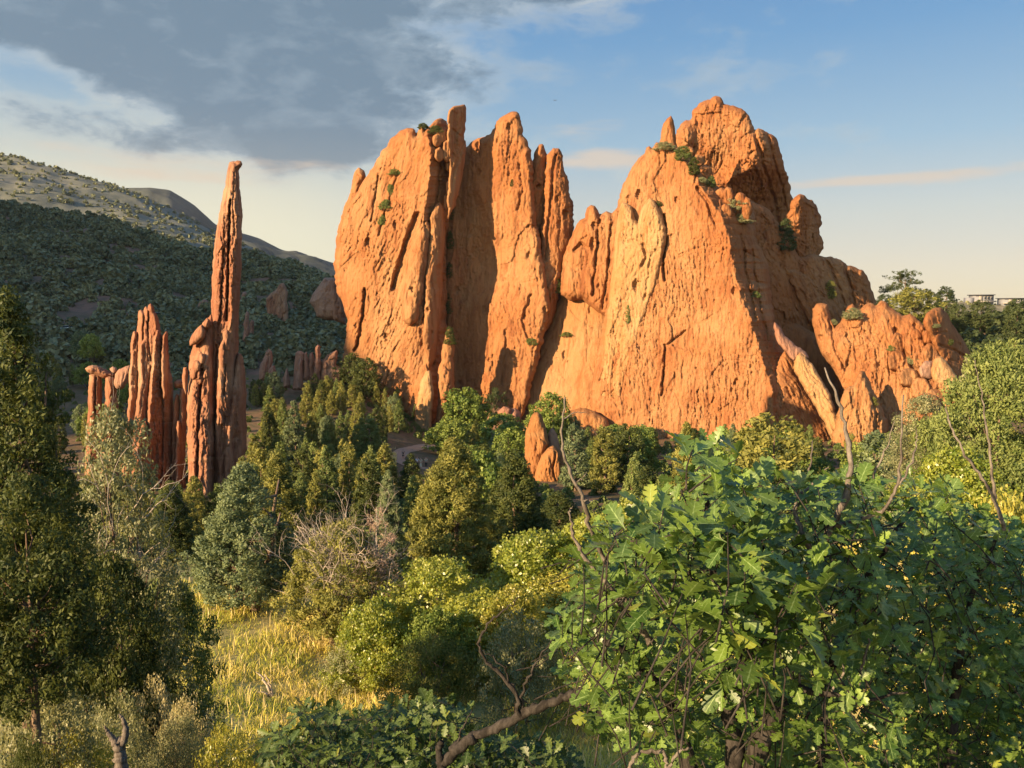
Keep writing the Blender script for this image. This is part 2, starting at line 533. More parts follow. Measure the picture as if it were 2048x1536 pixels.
    for (line, k) in folds:
        ly = np.array([q[1] for q in line], float); lx = np.array([q[0] for q in line], float)
        jit = (1.0 if step > 1.4 else 0.45) * (3.5 * fbm(py / 22.0, o1, 1.5, 4, 0.6) + 1.5 * ridged(py / 9.0, o1, 4.5, 2))
        plane = plane + k * mpp * np.clip(px - np.interp(py, ly, lx) - jit, 0, None)
    yf = plane - T * p - h * wgt
    Tb_ = T if Tb is None else Tb
    yb = plane + Tb_ * p + 0.7 * wgt * fbm(a / 6, b / 9, o1 + 60, 2)
    rr = ray(px, py)
    Vf = rr * yf[:, None]; Vb = rr * yb[:, None]
    n = len(px)
    gi = np.full(ny * nx, -1); gi[u] = np.arange(n); gi = gi.reshape(ny, nx)
    bnd = np.zeros(ny * nx, bool); bnd[out] = True; bnd = bnd[u]
    back = np.where(bnd, np.arange(n), n + np.arange(n))
    q = np.stack([gi[:-1, :-1], gi[1:, :-1], gi[1:, 1:], gi[:-1, 1:]], -1)[cell]
    Fq = np.concatenate([q, back[q[:, ::-1]]])
    return np.concatenate([Vf, Vb]), Fq

def rock(name, label, cat, base, pieces, group=None):
    """base = (px, py, d): where the foot of the rock stands; pieces = [(part_name, material, slab result | list)]"""
    loc = at(base[0], base[1], base[2])
    o = thing(name, label, cat, loc, group)
    for pn, mat, res, lab in pieces:
        res = res if isinstance(res, list) else [res]
        V = np.concatenate([r[0] for r in res]); n = 0; Fs = []
        for r in res:
            Fs.append(r[1] + n); n += len(r[0])
        part(pn, mk_mesh(pn, V - loc, np.concatenate(Fs), [mat]), o, None, lab)
    return o

def rock_solo(name, label, cat, base, mat, res, group=None):
    loc = at(base[0], base[1], base[2])
    res = res if isinstance(res, list) else [res]
    V = np.concatenate([r[0] for r in res]); n = 0; Fs = []
    for r in res:
        Fs.append(r[1] + n); n += len(r[0])
    return solo(name, mk_mesh(name, V - loc, np.concatenate(Fs), [mat]), label, cat, loc, group)

# ============ the spires on the left
SP_ = dict(step=1.3, rough=1.7, lump=1.0, fine=0.26, flute=0.45, flat=0.45, fl=(1.1, 12.0), bury=(935, 40))
SHIFT[0] = -5.0
shaft = slab([(459, 324), (466, 322), (483, 325), (483, 333), (477, 342), (479, 364), (481, 388), (484, 416), (483, 458), (482, 543), (479, 608),
              (477, 655), (476, 720), (478, 800), (476, 975), (420, 975), (412, 850), (420, 720), (423, 627), (424, 585), (426, 542), (429, 491),
              (434, 458), (441, 416), (445, 392), (451, 372), (453, 355)], 112, -0.15, 0.06, 2.6, 2.0, folds=[([(478, 330), (474, 420), (470, 520), (464, 620), (452, 720), (440, 800)], 1.5)], lean=0.05,
             cracks=[([(461, 400), (459, 450), (457, 500), (456, 560), (453, 640)], 3.2, 1.6), ([(447, 500), (443, 580), (440, 640)], 2.2, 0.8),
                     ([(470, 345), (466, 400), (470, 470)], 2.0, 0.5), ([(434, 690), (431, 760), (430, 860)], 3, 1.2)], **SP_)
knob = slab([(468, 324), (474, 321), (482, 322), (485, 328), (482, 335), (475, 337), (469, 333)], 111.2, 0.00, 0, 0.5, 0.5, step=1.0, rough=0.6, flute=0.05, lump=0.1, fine=0.04)
shoulder = slab([(423, 627), (413, 637), (406, 650), (398, 668), (386, 690), (379, 712), (377, 735), (380, 760), (374, 790), (374, 850), (376, 975), (424, 975), (430, 880),
                 (428, 780), (430, 690), (433, 650)], 110.0, -0.05, 0.22, 2.4, 2.2, lean=0.08,
                cracks=[([(405, 740), (399, 800), (396, 880), (394, 960)], 4, 1.4)], **SP_)
boulder_a = slab([(403, 649), (411, 662), (409, 676), (397, 687), (380, 692), (379, 682), (385, 668), (394, 657)], 108.2, -0.30, 0.1, 1.1, 0.9, step=1.4, rough=0.8, flute=0.1, lump=0.2, fine=0.06)
boulder_b = slab([(413, 636), (420, 640), (418, 655), (408, 662), (401, 656), (405, 645)], 108.6, -0.20, 0, 0.9, 0.8, step=1.4, rough=0.8, flute=0.1, lump=0.2, fine=0.06)
rubble = [slab([(388 + dx, 722 + dy), (396 + dx, 720 + dy), (403 + dx, 728 + dy), (400 + dx, 742 + dy), (391 + dx, 746 + dy), (385 + dx, 736 + dy)], 107.6 + k * 0.2, -0.2, 0, 0.8, 0.6,
               step=1.3, rough=1.0, flute=0.08, lump=0.2, fine=0.06) for k, (dx, dy) in enumerate([(0, 0), (8, -14), (-6, 14), (6, 26), (-2, 36)])]
midcol = slab([(440, 690), (446, 662), (455, 655), (464, 662), (470, 700), (472, 800), (470, 975), (436, 978), (430, 880), (434, 780)], 109.6, 1.02, 0.05, 1.5, 1.5,
              cracks=[([(451, 730), (448, 790)], 2.5, 0.9)], **SP_)
midcol2 = slab([(404, 800), (412, 770), (424, 772), (432, 820), (434, 975), (398, 978), (396, 880)], 108.4, 1.05, 0.08, 1.3, 1.4, **SP_)
rightslab = slab([(470, 724), (476, 706), (482, 708), (487, 730), (491, 760), (492, 843), (494, 899), (484, 920), (466, 938), (456, 975), (444, 978), (452, 860), (462, 780)],
                 111.0, 1.40, 0.10, 2.0, 1.6, **SP_)
finger = slab([(367, 735), (373, 734), (376, 745), (375, 765), (372, 790), (366, 775), (364, 752)], 108.3, 0.10, 0, 0.6, 0.6, step=1.3, rough=0.8, flute=0.1, lump=0.2, fine=0.06)
rock('rock_spire', 'tall thin red sandstone spire with a small knob on its pointed top', 'rock spire', (440, 975, 105),
     [('shaft', M_RED, [shaft, midcol, midcol2], None), ('summit_knob', M_RED, knob, None), ('shoulder', M_RED, [shoulder, finger], None),
      ('boulder', M_RED, boulder_a, 'large pale boulder lodged on the shoulder'), ('boulder', M_RED, boulder_b, None),
      ('rubble', M_RED, rubble, None), ('side_slab', M_RED, rightslab, None)])

SHIFT[0] = 4.5
b_top = slab([(277, 622), (282, 619), (287, 622), (291, 613), (296, 615), (301, 607), (306, 612), (309, 624), (316, 634), (320, 650), (321, 690), (322, 760), (320, 975),
              (280, 975), (276, 800), (274, 700), (275, 655)], 102.5, -0.3, 0.06, 1.6, 1.3, folds=[([(308, 612), (312, 660), (300, 720), (290, 800)], 1.5)], cracks=[([(288, 625), (286, 680), (288, 720)], 2.5, 1.0), ([(297, 622), (296, 670), (301, 720)], 2.2, 0.9)], **SP_)
b_left = slab([(263, 674), (268, 662), (275, 664), (280, 680), (282, 740), (280, 800), (274, 860), (268, 945), (253, 948), (253, 870), (258, 786), (261, 725)], 102.5, 0.95, 0.04, 1.2, 1.0, **SP_)
b_mid = slab([(278, 690), (284, 681), (293, 672), (300, 668), (304, 690), (303, 740), (298, 800), (290, 860), (282, 945), (262, 945), (264, 880), (272, 820), (280, 760), (277, 720)],
             101.3, 0.72, 0.05, 1.2, 1.0, **SP_)
b_front = slab([(308, 672), (313, 660), (319, 659), (324, 672), (326, 720), (336, 735), (345, 755), (347, 860), (344, 960), (338, 985), (300, 975), (293, 930), (293, 850), (297, 790),
                (303, 730)], 100.1, -0.6, 0.05, 1.4, 1.1, cracks=[([(322, 760), (326, 840), (324, 950)], 2.5, 0.6)], folds=[([(312, 670), (306, 720), (303, 780), (298, 850), (300, 960)], 1.9)], **SP_)
b_thin = slab([(325, 672), (331, 664), (334, 662), (336, 690), (337, 735), (335, 790), (327, 800), (323, 730)], 101.1, 1.17, 0.03, 0.9, 0.7, **SP_)
b_cone = slab([(286, 846), (291, 842), (295, 852), (299, 890), (301, 940), (296, 962), (272, 962), (264, 930), (268, 905), (278, 870)], 99.1, 0.95, 0.05, 1.1, 1.0, **SP_)
b_low = slab([(250, 857), (254, 853), (260, 866), (266, 900), (266, 940), (262, 965), (250, 962), (243, 925), (247, 890)], 100.3, 0.87, 0.05, 1.0, 0.9, **SP_)
b_body = slab([(266, 700), (272, 668), (278, 640), (286, 630), (300, 618), (312, 640), (320, 668), (332, 680), (340, 740), (346, 800), (346, 985), (250, 960), (252, 880), (258, 800)], 106.4, 0.25, 0.05, 1.3, 1.6, **SP_)
SHIFT[0] = 0.0
gap1 = slab([(349, 800), (352, 786), (358, 790), (359, 820), (358, 880), (356, 975), (342, 975), (344, 880)], 107.5, 0.87, 0, 0.8, 0.7, **SP_)
gap2 = slab([(361, 778), (366, 774), (373, 780), (373, 830), (370, 900), (372, 975), (356, 975), (360, 880)], 107.2, 0.87, 0, 0.8, 0.8, **SP_)
gap3 = slab([(354, 842), (360, 840), (363, 860), (364, 975), (349, 975), (352, 880)], 106.2, 0.87, 0, 0.7, 0.7, **SP_)
rock('rock_spire', 'ragged cluster of shorter red sandstone spires left of the tall thin spire', 'rock spire', (300, 975, 105),
     [('pinnacle', M_RED, b_top, 'tallest jagged pinnacle of the cluster'), ('pinnacle', M_RED, b_left, None), ('pinnacle', M_RED, b_mid, None),
      ('pinnacle', M_RED, b_front, 'long pinnacle with sunlit left edge'), ('pinnacle', M_RED, b_thin, None), ('pinnacle', M_RED, b_cone, 'low cone with yellowish lichen'), ('pinnacle', M_RED, b_low, None), ('core', M_RED, b_body, None)])
rock('rock_pillar', 'narrow dark rock pillars in the cleft between the two red spires', 'rock pillar', (358, 970, 107),
     [('pillar', M_RED, gap1, None), ('pillar', M_RED, gap2, None), ('pillar', M_RED, gap3, None)])
rock_solo('boulder', 'wedged boulder bridging the cleft between the two red spires', 'boulder', (358, 775, 107.2), M_RED,
          slab([(347, 764), (355, 760), (368, 762), (373, 770), (366, 777), (350, 776)], 107.4, 0.20, 0, 0.8, 0.6, step=1.4, rough=0.8, flute=0.1, lump=0.15, fine=0.06))
GK = dict(step=1.3, rough=1.7, flute=0.4, lump=0.6, fine=0.2, flat=0.7, fl=(1.2, 8))
rock_solo('rock_pillar', 'left squat red pillar holding up the flat balanced slab', 'rock pillar', (190, 860, 117), M_RED,
          slab([(178, 750), (188, 747), (203, 753), (204, 780), (203, 830), (205, 960), (170, 960), (175, 830), (177, 790)], 117, 0.45, 0, 1.2, 1.0, cracks=[([(191, 755), (190, 850)], 2.5, 1.0)], **GK))
rock_solo('rock_pillar', 'dark red pillar under the right end of the balanced slab', 'rock pillar', (222, 860, 116.5), M_RED,
          slab([(211, 756), (220, 752), (231, 756), (234, 790), (237, 824), (236, 857), (238, 960), (200, 960), (205, 840), (211, 800)], 116.5, 0.5, 0, 1.3, 1.1, **GK))
rock_solo('balanced_rock', 'flat red capstone balanced across two pillars beside the spires', 'balanced rock', (205, 752, 117), M_RED,
          slab([(170, 737), (178, 732), (190, 731), (206, 737), (224, 743), (233, 751), (226, 757), (208, 757), (190, 750), (175, 744)], 116.9, 0.35, 0.1, 1.5, 0.9, **GK))
rock_solo('boulder', 'tilted tan boulder leaning between the balanced slab and the spires', 'boulder', (244, 776, 116), M_PINK,
          slab([(230, 748), (238, 738), (250, 733), (261, 730), (263, 745), (257, 762), (246, 777), (234, 778), (227, 768)], 116.0, 0.1, 0.1, 1.2, 1.0, **GK))
rock_solo('boulder', 'small round boulder on top of the balanced slab', 'boulder', (227, 745, 117), M_PINK,
          slab([(219, 738), (225, 733), (233, 735), (236, 743), (228, 749), (221, 746)], 117.2, 0.1, 0.1, 0.7, 0.6, **GK))

# ============ the big left fin
BG = dict(step=1.7, rough=3.2, bury=(745, 45))
d_main = slab([(688, 705), (692, 672), (695, 639), (683, 600), (669, 555), (671, 503), (676, 468), (681, 442), (696, 412), (712, 385), (728, 360), (746, 335), (760, 312), (775, 292), (791, 271),
               (802, 260), (814, 256), (826, 257), (833, 270), (838, 258), (842, 249), (850, 262), (864, 247), (875, 238), (885, 237), (893, 242), (899, 300), (904, 360), (902, 414), (897, 470), (897, 560),
               (893, 640), (890, 700), (884, 800), (800, 800), (765, 800), (740, 800), (700, 790), (690, 750)], 225, -0.55, 0.16, 4, 2.6, lean=0.33, pits=80, fl=(2.6, 30),
              flute=0.75, lump=0.62, fine=0.34,
              folds=[([(850, 250), (861, 297), (860, 344), (856, 386), (846, 430), (838, 480), (840, 560), (846, 640), (852, 700), (856, 800)], 2.5)],
              cracks=[([(729, 578), (727, 620), (719, 672), (709, 700)], 4, 2.6), ([(757, 352), (750, 400), (742, 442)], 3, 1.4), ([(878, 270), (880, 340), (872, 420)], 4, 2.0),
                      ([(796, 345), (785, 380), (770, 430), (758, 470)], 3, 1.0), ([(834, 430), (815, 480), (800, 530), (788, 575)], 8, 3.0),
                      ([(776, 470), (760, 520), (748, 545)], 2.5, 0.7)],
              bulge=[(735, 520, 40, 120, 1.5), (850, 700, 14, 60, -2.0)], **dict(BG, step=1.5))
d_tip = slab([(683, 437), (690, 410), (701, 385), (709, 345), (717, 335), (728, 341), (731, 352), (727, 366), (715, 400), (702, 440), (700, 520), (680, 520)], 236, -0.3, 0.1, 3, 2.4, lean=0.3, step=1.7, pits=20)
d_tower = slab([(895, 232), (899, 220), (912, 212), (929, 209), (932, 226), (930, 250), (928, 270), (930, 290), (925, 335), (918, 378), (908, 410), (897, 418), (899, 340), (895, 280)],
               226, 1.5, 0.05, 2.0, 1.2, flute=0.7, lump=1.0, fine=0.3, fl=(1.6, 10), rough=2.4, flat=0.5, step=1.5, cracks=[([(905, 258), (915, 268), (926, 276)], 3, 1.0)])
d_blade = slab([(931, 280), (932, 300), (926, 340), (916, 390), (905, 420), (896, 440), (899, 400), (908, 340), (920, 300)], 224.5, 1.4, 0.05, 1.6, 1.2, flute=0.3, lump=0.4, step=1.8)
chute = [slab([(x, y), (x + 9, y - 6 * k_), (x + 17, y + 3), (x + 18, y + h_), (x + 8, y + h_ + 7), (x - 1, y + h_ - 2)], dd + 0.6, 0.7, 0, 1.4, 0.6, step=1.5, rough=2.2, flute=0.4, lump=0.9)
         for (x, y, h_, dd, k_) in [(866, 272, 16, 221, 1), (876, 262, 20, 222, 1), (886, 285, 34, 222, 1), (894, 362, 50, 223, 1), (888, 392, 24, 223.5, 1), (893, 322, 20, 224, 1), (870, 300, 18, 220, 1)]]
d_flake = slab([(848, 446), (853, 440), (859, 452), (859, 490), (854, 540), (846, 600), (836, 642), (820, 652), (806, 640), (804, 610), (807, 560), (814, 512), (830, 474)],
               216.5, 0.05, 0.18, 3.2, 3.0, lean=0.2, pits=20, flute=0.5, lump=0.7, step=1.7)
d_flake2 = slab([(872, 408), (880, 404), (887, 416), (890, 450), (886, 540), (880, 640), (870, 720), (856, 745), (847, 690), (851, 560), (861, 470), (862, 430)],
                218.5, 1.1, 0.14, 2.4, 1.8, lean=0.1, pits=15, flute=0.5, lump=0.7, step=1.7)
rock('sandstone_fin', 'huge leaning orange sandstone fin, leftmost of the big cliffs', 'rock cliff', (780, 770, 224),
     [('rock_face', M_ORANGE, d_main, 'broad sunlit face with slanting cracks'), ('side_tip', M_ORANGE, d_tip, None), 
      ('tower', M_ORANGE, d_tower, 'blunt tower at the summit'), ('blade', M_ORANGE, d_blade, None), ('chute_boulders', M_ORANGE, chute, None),
      ('flake', M_ORANGE, d_flake, 'leaf shaped flake on the face'), ('flake', M_ORANGE, d_flake2, None)])
PN = dict(step=1.5, rough=2.2, flute=0.6, lump=0.9, fine=0.25, flat=0.6)
rock_solo('rock_pinnacle', 'cream coloured pinnacle at the foot of the leftmost fin', 'rock pinnacle', (848, 850, 203), M_CREAM,
          slab([(853, 742), (859, 741), (864, 755), (867, 780), (865, 815), (861, 860), (856, 890), (832, 880), (831, 831), (834, 800), (841, 765)], 205, -0.2, 0.1, 1.8, 1.6, **PN))
rock_solo('rock_pinnacle', 'knobbly red pinnacle at the cleft between the two left fins', 'rock pinnacle', (888, 840, 206), M_ORANGE,
          [slab([(896, 656), (901, 653), (906, 667), (909, 695), (905, 715), (908, 735), (907, 784), (899, 840), (895, 880), (872, 880), (876, 800), (876, 750), (884, 720), (889, 680)], 208, 0.1, 0.08, 2.0, 1.7, **PN),
           slab([(878, 748), (890, 735), (902, 742), (905, 770), (898, 800), (880, 800), (875, 775)], 206, 0.0, 0.08, 1.8, 1.6, **PN)])

# ============ the second fin
e_back = slab([(900, 470), (915, 400), (928, 330), (960, 330), (1040, 420), (1110, 520), (1140, 500), (1170, 470), (1220, 470), (1300, 560), (1400, 600), (1500, 560), (1580, 640), (1690, 700), (1700, 860),
               (1500, 880), (1000, 870), (880, 820), (840, 700), (870, 560)], 240, -0.25, 0.1, 4, 8, flute=0.5, lump=1.0, step=4, bury=(815, 50))
e_main = slab([(922, 322), (930, 300), (937, 292), (948, 281), (966, 274), (981, 267), (990, 256), (993, 243), (1004, 234), (1015, 228), (1028, 223), (1037, 227), (1044, 250), (1047, 272), (1054, 280),
               (1062, 310), (1070, 420), (1085, 520), (1100, 620), (1080, 700), (1050, 780), (1010, 830), (930, 830), (895, 770), (892, 649), (888, 555), (892, 430), (902, 370), (912, 345)],
              231.6, -0.36, 0.16, 3.5, 2.4, lean=0.06, pits=70, flute=0.75, lump=0.62, fine=0.32, fl=(3.0, 26),
              cracks=[([(1040, 330), (1046, 380), (1036, 420)], 4, 1.2), ([(1012, 660), (1010, 720), (1004, 770)], 3, 1.0), ([(1060, 690), (1045, 640), (1062, 590)], 4, 1.2)],
              bulge=[(985, 530, 40, 70, -4.5), (945, 560, 40, 150, -3.5), (925, 700, 20, 140, -2.0), (1000, 290, 26, 50, 1.6), (962, 380, 14, 14, 1.2), (966, 400, 8, 10, 1.2)], **BG)
e_pin1 = slab([(1056, 420), (1062, 340), (1068, 316), (1076, 294), (1084, 288), (1090, 300), (1094, 330), (1092, 420), (1086, 500), (1076, 580), (1062, 640), (1050, 600), (1058, 500)],
              232, 0.20, 0.12, 3, 2.6, flute=0.8, lump=1.0, fine=0.35, pits=25, step=1.5, rough=3.4)
e_pin2 = slab([(1088, 420), (1093, 330), (1098, 306), (1106, 296), (1118, 297), (1126, 312), (1130, 345), (1137, 385), (1146, 416), (1149, 442), (1143, 482), (1130, 525), (1118, 590),
               (1100, 650), (1070, 690), (1062, 640), (1076, 560)], 230, 0.25, 0.14, 4, 3.2, flute=0.8, lump=1.0, fine=0.35, pits=30, step=1.5, rough=3.4,
              cracks=[([(1112, 310), (1104, 360), (1100, 430), (1092, 520)], 4, 1.5)])
e_rib = slab([(1016, 655), (1021, 652), (1023, 668), (1018, 720), (1018, 765), (1008, 792), (998, 775), (1004, 720)], 228.5, 0.2, 0.1, 1.6, 1.2, step=1.8, rough=1.2, flute=0.3, lump=0.5)
rock('sandstone_fin', 'tall orange fin with a deep curved shadow and twin jagged points', 'rock cliff', (1000, 810, 232),
     [('rock_face', M_ORANGE, e_main, None), ('pinnacle', M_ORANGE, e_pin1, None), ('pinnacle', M_ORANGE, e_pin2, 'rightmost jagged point with a shaded side'), ('rib', M_ORANGE, e_rib, None), ('back_wall', M_ORANGE, e_back, None)])

# ============ the central massif
f_slab = slab([(1000, 835), (1020, 780), (1042, 735), (1065, 695), (1090, 655), (1112, 610), (1130, 575), (1160, 555), (1210, 560), (1225, 640), (1215, 740), (1200, 800), (1205, 860), (1130, 868), (1040, 862)],
              224, -0.50, 0.30, 5, 7, flute=0.25, lump=0.7, fine=0.16, fl=(4, 20), pits=25, step=1.7, bury=(830, 50),
              cracks=[([(1125, 640), (1118, 690)], 3, 1.0), ([(1135, 610), (1160, 640), (1190, 660)], 2.2, 0.5), ([(1090, 700), (1050, 770)], 2.5, 0.6)])
f_block = slab([(1122, 590), (1126, 520), (1136, 490), (1144, 472), (1152, 452), (1160, 440), (1170, 436), (1174, 416), (1182, 410), (1190, 412), (1196, 420), (1200, 430), (1213, 422), (1224, 427),
                (1236, 414), (1250, 440), (1245, 540), (1225, 640), (1190, 620), (1165, 600), (1140, 602)], 222.5, -0.35, 0.16, 4.5, 4, flute=0.9, lump=1.0, pits=40, fl=(2.2, 16), step=1.7,
               cracks=[([(1198, 440), (1194, 500), (1186, 590)], 4, 2.0), ([(1222, 450), (1216, 540), (1205, 620)], 3, 1.4), ([(1150, 500), (1162, 488), (1172, 496)], 6, 2.0)])
g_main = slab([(1195, 870), (1182, 830), (1185, 760), (1200, 690), (1215, 600), (1226, 500), (1236, 430), (1240, 396), (1245, 376), (1258, 346), (1270, 327), (1281, 314), (1290, 306), (1294, 296),
               (1303, 297), (1312, 286), (1322, 287), (1338, 290), (1352, 296), (1368, 300), (1384, 312), (1394, 326), (1410, 340), (1418, 362), (1432, 372), (1444, 386), (1458, 390), (1470, 398), (1493, 402),
               (1503, 418), (1510, 440), (1514, 484), (1526, 510), (1536, 535), (1543, 607), (1546, 643), (1562, 688), (1590, 730), (1600, 780), (1590, 870), (1548, 890), (1480, 890), (1308, 890), (1250, 885)],
              207, -0.48, 0.20, 4, 2.6, flute=0.75, lump=0.62, fine=0.38, fl=(2.2, 18), pits=150, pit_r=(0.25, 0.85), lean=-0.03, bury=(860, 50),
              folds=[([(1330, 280), (1352, 306), (1372, 330), (1396, 366), (1420, 400), (1436, 424), (1446, 440), (1460, 493), (1474, 569), (1493, 626), (1517, 693), (1541, 778), (1548, 880)], 2.1)],
              cracks=[([(1330, 430), (1332, 480), (1326, 520), (1328, 560)], 4, 2.6), ([(1330, 690), (1328, 740), (1324, 790)], 3.5, 1.8), ([(1335, 690), (1352, 676), (1372, 662)], 3.5, 1.2),
                      ([(1296, 590), (1304, 560)], 4, 1.2), ([(1240, 640), (1230, 700), (1200, 760)], 3, 0.9), ([(1396, 376), (1416, 410), (1428, 446)], 5, 1.6),
                      ([(1482, 470), (1494, 560), (1510, 640)], 4, 1.6), ([(1504, 500), (1516, 600), (1535, 680)], 3.5, 1.4), ([(1500, 560), (1540, 570)], 3, 1.0), ([(1484, 500), (1520, 520)], 3, 1.0)],
              crk=0.45, step=1.5, rough=3.4)
g_spike = slab([(1318, 296), (1322, 268), (1326, 248), (1334, 237), (1342, 231), (1347, 241), (1350, 262), (1352, 285), (1358, 300), (1340, 310)], 219, -0.1, 0.08, 2.0, 1.8, flute=0.4, lump=0.5, step=1.6, rough=1.2)
g_spike2 = slab([(1290, 312), (1292, 296), (1299, 292), (1305, 298), (1312, 285), (1320, 286), (1322, 310)], 217, -0.1, 0.05, 1.4, 1.2, flute=0.3, lump=0.4, step=1.6, rough=1.4)
g_crest = [slab([(x, y), (x + w_ * .35, y - h_ * .5), (x + w_ * .8, y - h_ * .35), (x + w_, y + h_ * .3), (x + w_ * .7, y + h_), (x + w_ * .1, y + h_ * .8)], dd + 1, 0.1, 0, 1.3, 0.7, step=1.6, rough=2.2, flute=0.4, lump=0.8)
           for (x, y, w_, h_, dd) in [(1384, 318, 26, 18, 214), (1398, 340, 26, 22, 212), (1408, 366, 22, 20, 210.5), (1428, 384, 30, 16, 209.5), (1446, 386, 22, 26, 207.5), (1470, 396, 24, 22, 206.5),
                                      (1484, 410, 22, 34, 206), (1355, 340, 24, 24, 211), (1440, 420, 26, 26, 204.5), (1372, 300, 18, 14, 216)]]
g_pale = slab([(1240, 415), (1245, 405), (1252, 406), (1263, 413), (1270, 438), (1276, 446), (1284, 417), (1292, 404), (1299, 396), (1306, 399), (1313, 408), (1325, 436), (1332, 455), (1332, 479),
               (1325, 512), (1318, 550), (1300, 600), (1284, 650), (1262, 730), (1240, 812), (1215, 818), (1196, 805), (1208, 693), (1218, 600), (1226, 530), (1232, 455)],
              209.6, -0.44, 0.125, 2.2, 1.6, flute=0.5, lump=0.6, fine=0.3, pits=8, step=1.7, bury=(880, 1), fl=(2, 22),
              cracks=[([(1286, 490), (1293, 510), (1286, 530)], 5, 1.4), ([(1300, 520), (1296, 560), (1290, 600)], 3, 0.8)])
g_foot = slab([(1548, 740), (1570, 700), (1590, 720), (1612, 770), (1640, 822), (1662, 850), (1672, 900), (1600, 900), (1556, 880), (1540, 810)], 192, 0.5, 0.4, 3.0, 3.5, flute=0.9, lump=0.8, fine=0.3, fl=(1.6, 20),
              lean=-0.5, step=1.7, bury=(870, 40))
g_core = slab([(1470, 430), (1500, 400), (1540, 420), (1590, 500), (1630, 560), (1660, 630), (1690, 720), (1690, 880), (1500, 880), (1480, 600)], 226, 0.9, 0.3, 3, 3, flute=1.0, lump=1.5, fine=0.5, fl=(1.8, 16), lean=-0.4, crk=0.9, step=1.8)
g_pin1 = slab([(1279, 800), (1285, 784), (1292, 796), (1298, 828), (1303, 868), (1303, 900), (1268, 900), (1270, 830)], 205, -0.3, 0.1, 1.8, 1.6, step=1.6, rough=1.4, flute=0.4, lump=0.5)
g_pin2 = slab([(1428, 806), (1434, 800), (1441, 808), (1443, 832), (1437, 890), (1422, 890), (1425, 830)], 199, -0.2, 0.1, 1.6, 1.3, step=1.6, rough=1.2, flute=0.4, lump=0.5)
g_pin3 = slab([(1308, 880), (1318, 850), (1330, 822), (1344, 824), (1354, 850), (1358, 900), (1308, 900)], 206.2, 0.4, 0.2, 1.6, 1.8, step=1.8, rough=1.4, flute=0.3, lump=0.5)
rock('sandstone_massif', 'great pitted orange cliff face at the centre right with cream slab', 'rock cliff', (1370, 880, 205),
     [('rock_face', M_ORANGE, g_main, 'wide pitted sunlit face ending in a shaded wall'), ('lower_slab', M_TAN, f_slab, 'smooth tan slab low on the left'), ('block', M_ORANGE, f_block, None),
      ('cream_slab', M_CREAM, g_pale, 'pale cream slab with two points'), ('spike', M_ORANGE, g_spike, None), ('spike', M_ORANGE, g_spike2, None), ('crest_blocks', M_ORANGE, g_crest, None),
      ('foot_slope', M_ORANGE, g_foot, None), ('core', M_ORANGE, g_core, None),
      ('pinnacle', M_CREAM, g_pin1, None), ('pinnacle', M_CREAM, g_pin2, None), ('pinnacle', M_ORANGE, g_pin3, None)])

# ============ summit dome behind
i_dome = slab([(1346, 310), (1353, 262), (1365, 246), (1382, 239), (1384, 222), (1396, 210), (1408, 201), (1420, 200), (1426, 194), (1440, 194), (1448, 208), (1474, 215), (1493, 227), (1503, 246),
               (1508, 262), (1522, 259), (1542, 268), (1555, 283), (1561, 305), (1567, 330), (1573, 350), (1583, 391), (1588, 430), (1592, 470), (1604, 510), (1640, 520), (1690, 600), (1720, 680), (1700, 820),
               (1600, 820), (1540, 720), (1480, 560), (1430, 470), (1370, 400)],
              238, -0.20, 0.30, 4, 3, crk=0.9, flute=0.7, lump=1.5, fine=0.5, pits=60, pit_r=(0.3, 1.1), fl=(2.4, 14), step=1.6, rough=4.0, bury=(800, 40),
              folds=[([(1512, 215), (1510, 262), (1512, 300), (1504, 330), (1484, 345), (1440, 370), (1400, 400), (1380, 430)], 1.35)],
              bulge=[(1372, 275, 14, 30, 4.0), (1430, 345, 44, 40, -5.0), (1600, 600, 40, 90, 4.0), (1545, 560, 14, 120, -3.0)],
              cracks=[([(1394, 235), (1390, 290), (1386, 330)], 4, 1.0), ([(1510, 262), (1526, 330), (1548, 400), (1560, 470)], 5, 2.2), ([(1536, 275), (1552, 340), (1570, 400), (1580, 470)], 4, 1.6),
                      ([(1490, 420), (1530, 430), (1570, 410)], 4, 1.6), ([(1500, 480), (1540, 520), (1590, 560), (1640, 620)], 4, 1.8), ([(1520, 540), (1570, 600), (1620, 680), (1650, 760)], 4, 1.6),
                      ([(1560, 560), (1610, 640), (1660, 720)], 3, 1.2), ([(1590, 540), (1640, 600), (1690, 680)], 3, 1.2)])
KN = dict(flute=0.8, lump=1.9, fine=0.6, fl=(2.4, 10), step=1.6, rough=4.5, crk=1.0)
i_knob = slab([(1574, 440), (1583, 402), (1592, 394), (1609, 391), (1627, 407), (1636, 425), (1641, 440), (1643, 473), (1641, 505), (1624, 530), (1596, 520), (1580, 480)], 240, 0.5, 0.1, 4, 1.6,
              folds=[([(1594, 390), (1600, 440), (1596, 520)], 0.9)], **KN)
IR = dict(flute=1.0, lump=1.2, fine=0.5, fl=(1.6, 20), lean=-0.65, step=1.6, rough=2.8, crk=0.9)
i_ridge = [slab([(1590, 520), (1622, 508), (1640, 511), (1668, 517), (1688, 525), (1694, 532), (1712, 535), (1727, 541), (1736, 556), (1741, 572), (1748, 592), (1762, 660), (1720, 700), (1660, 640), (1620, 580)], 243, 0.95, 0.4, 3, 1.6,
                cracks=[([(1690, 530), (1704, 580), (1712, 640)], 4, 2.2), ([(1650, 515), (1676, 570), (1696, 640)], 3.5, 1.4)], **IR),
           slab([(1566, 530), (1590, 535), (1625, 556), (1660, 590), (1700, 640), (1720, 700), (1700, 760), (1650, 700), (1600, 610)], 232, 0.95, 0.45, 3, 1.4, **IR)]
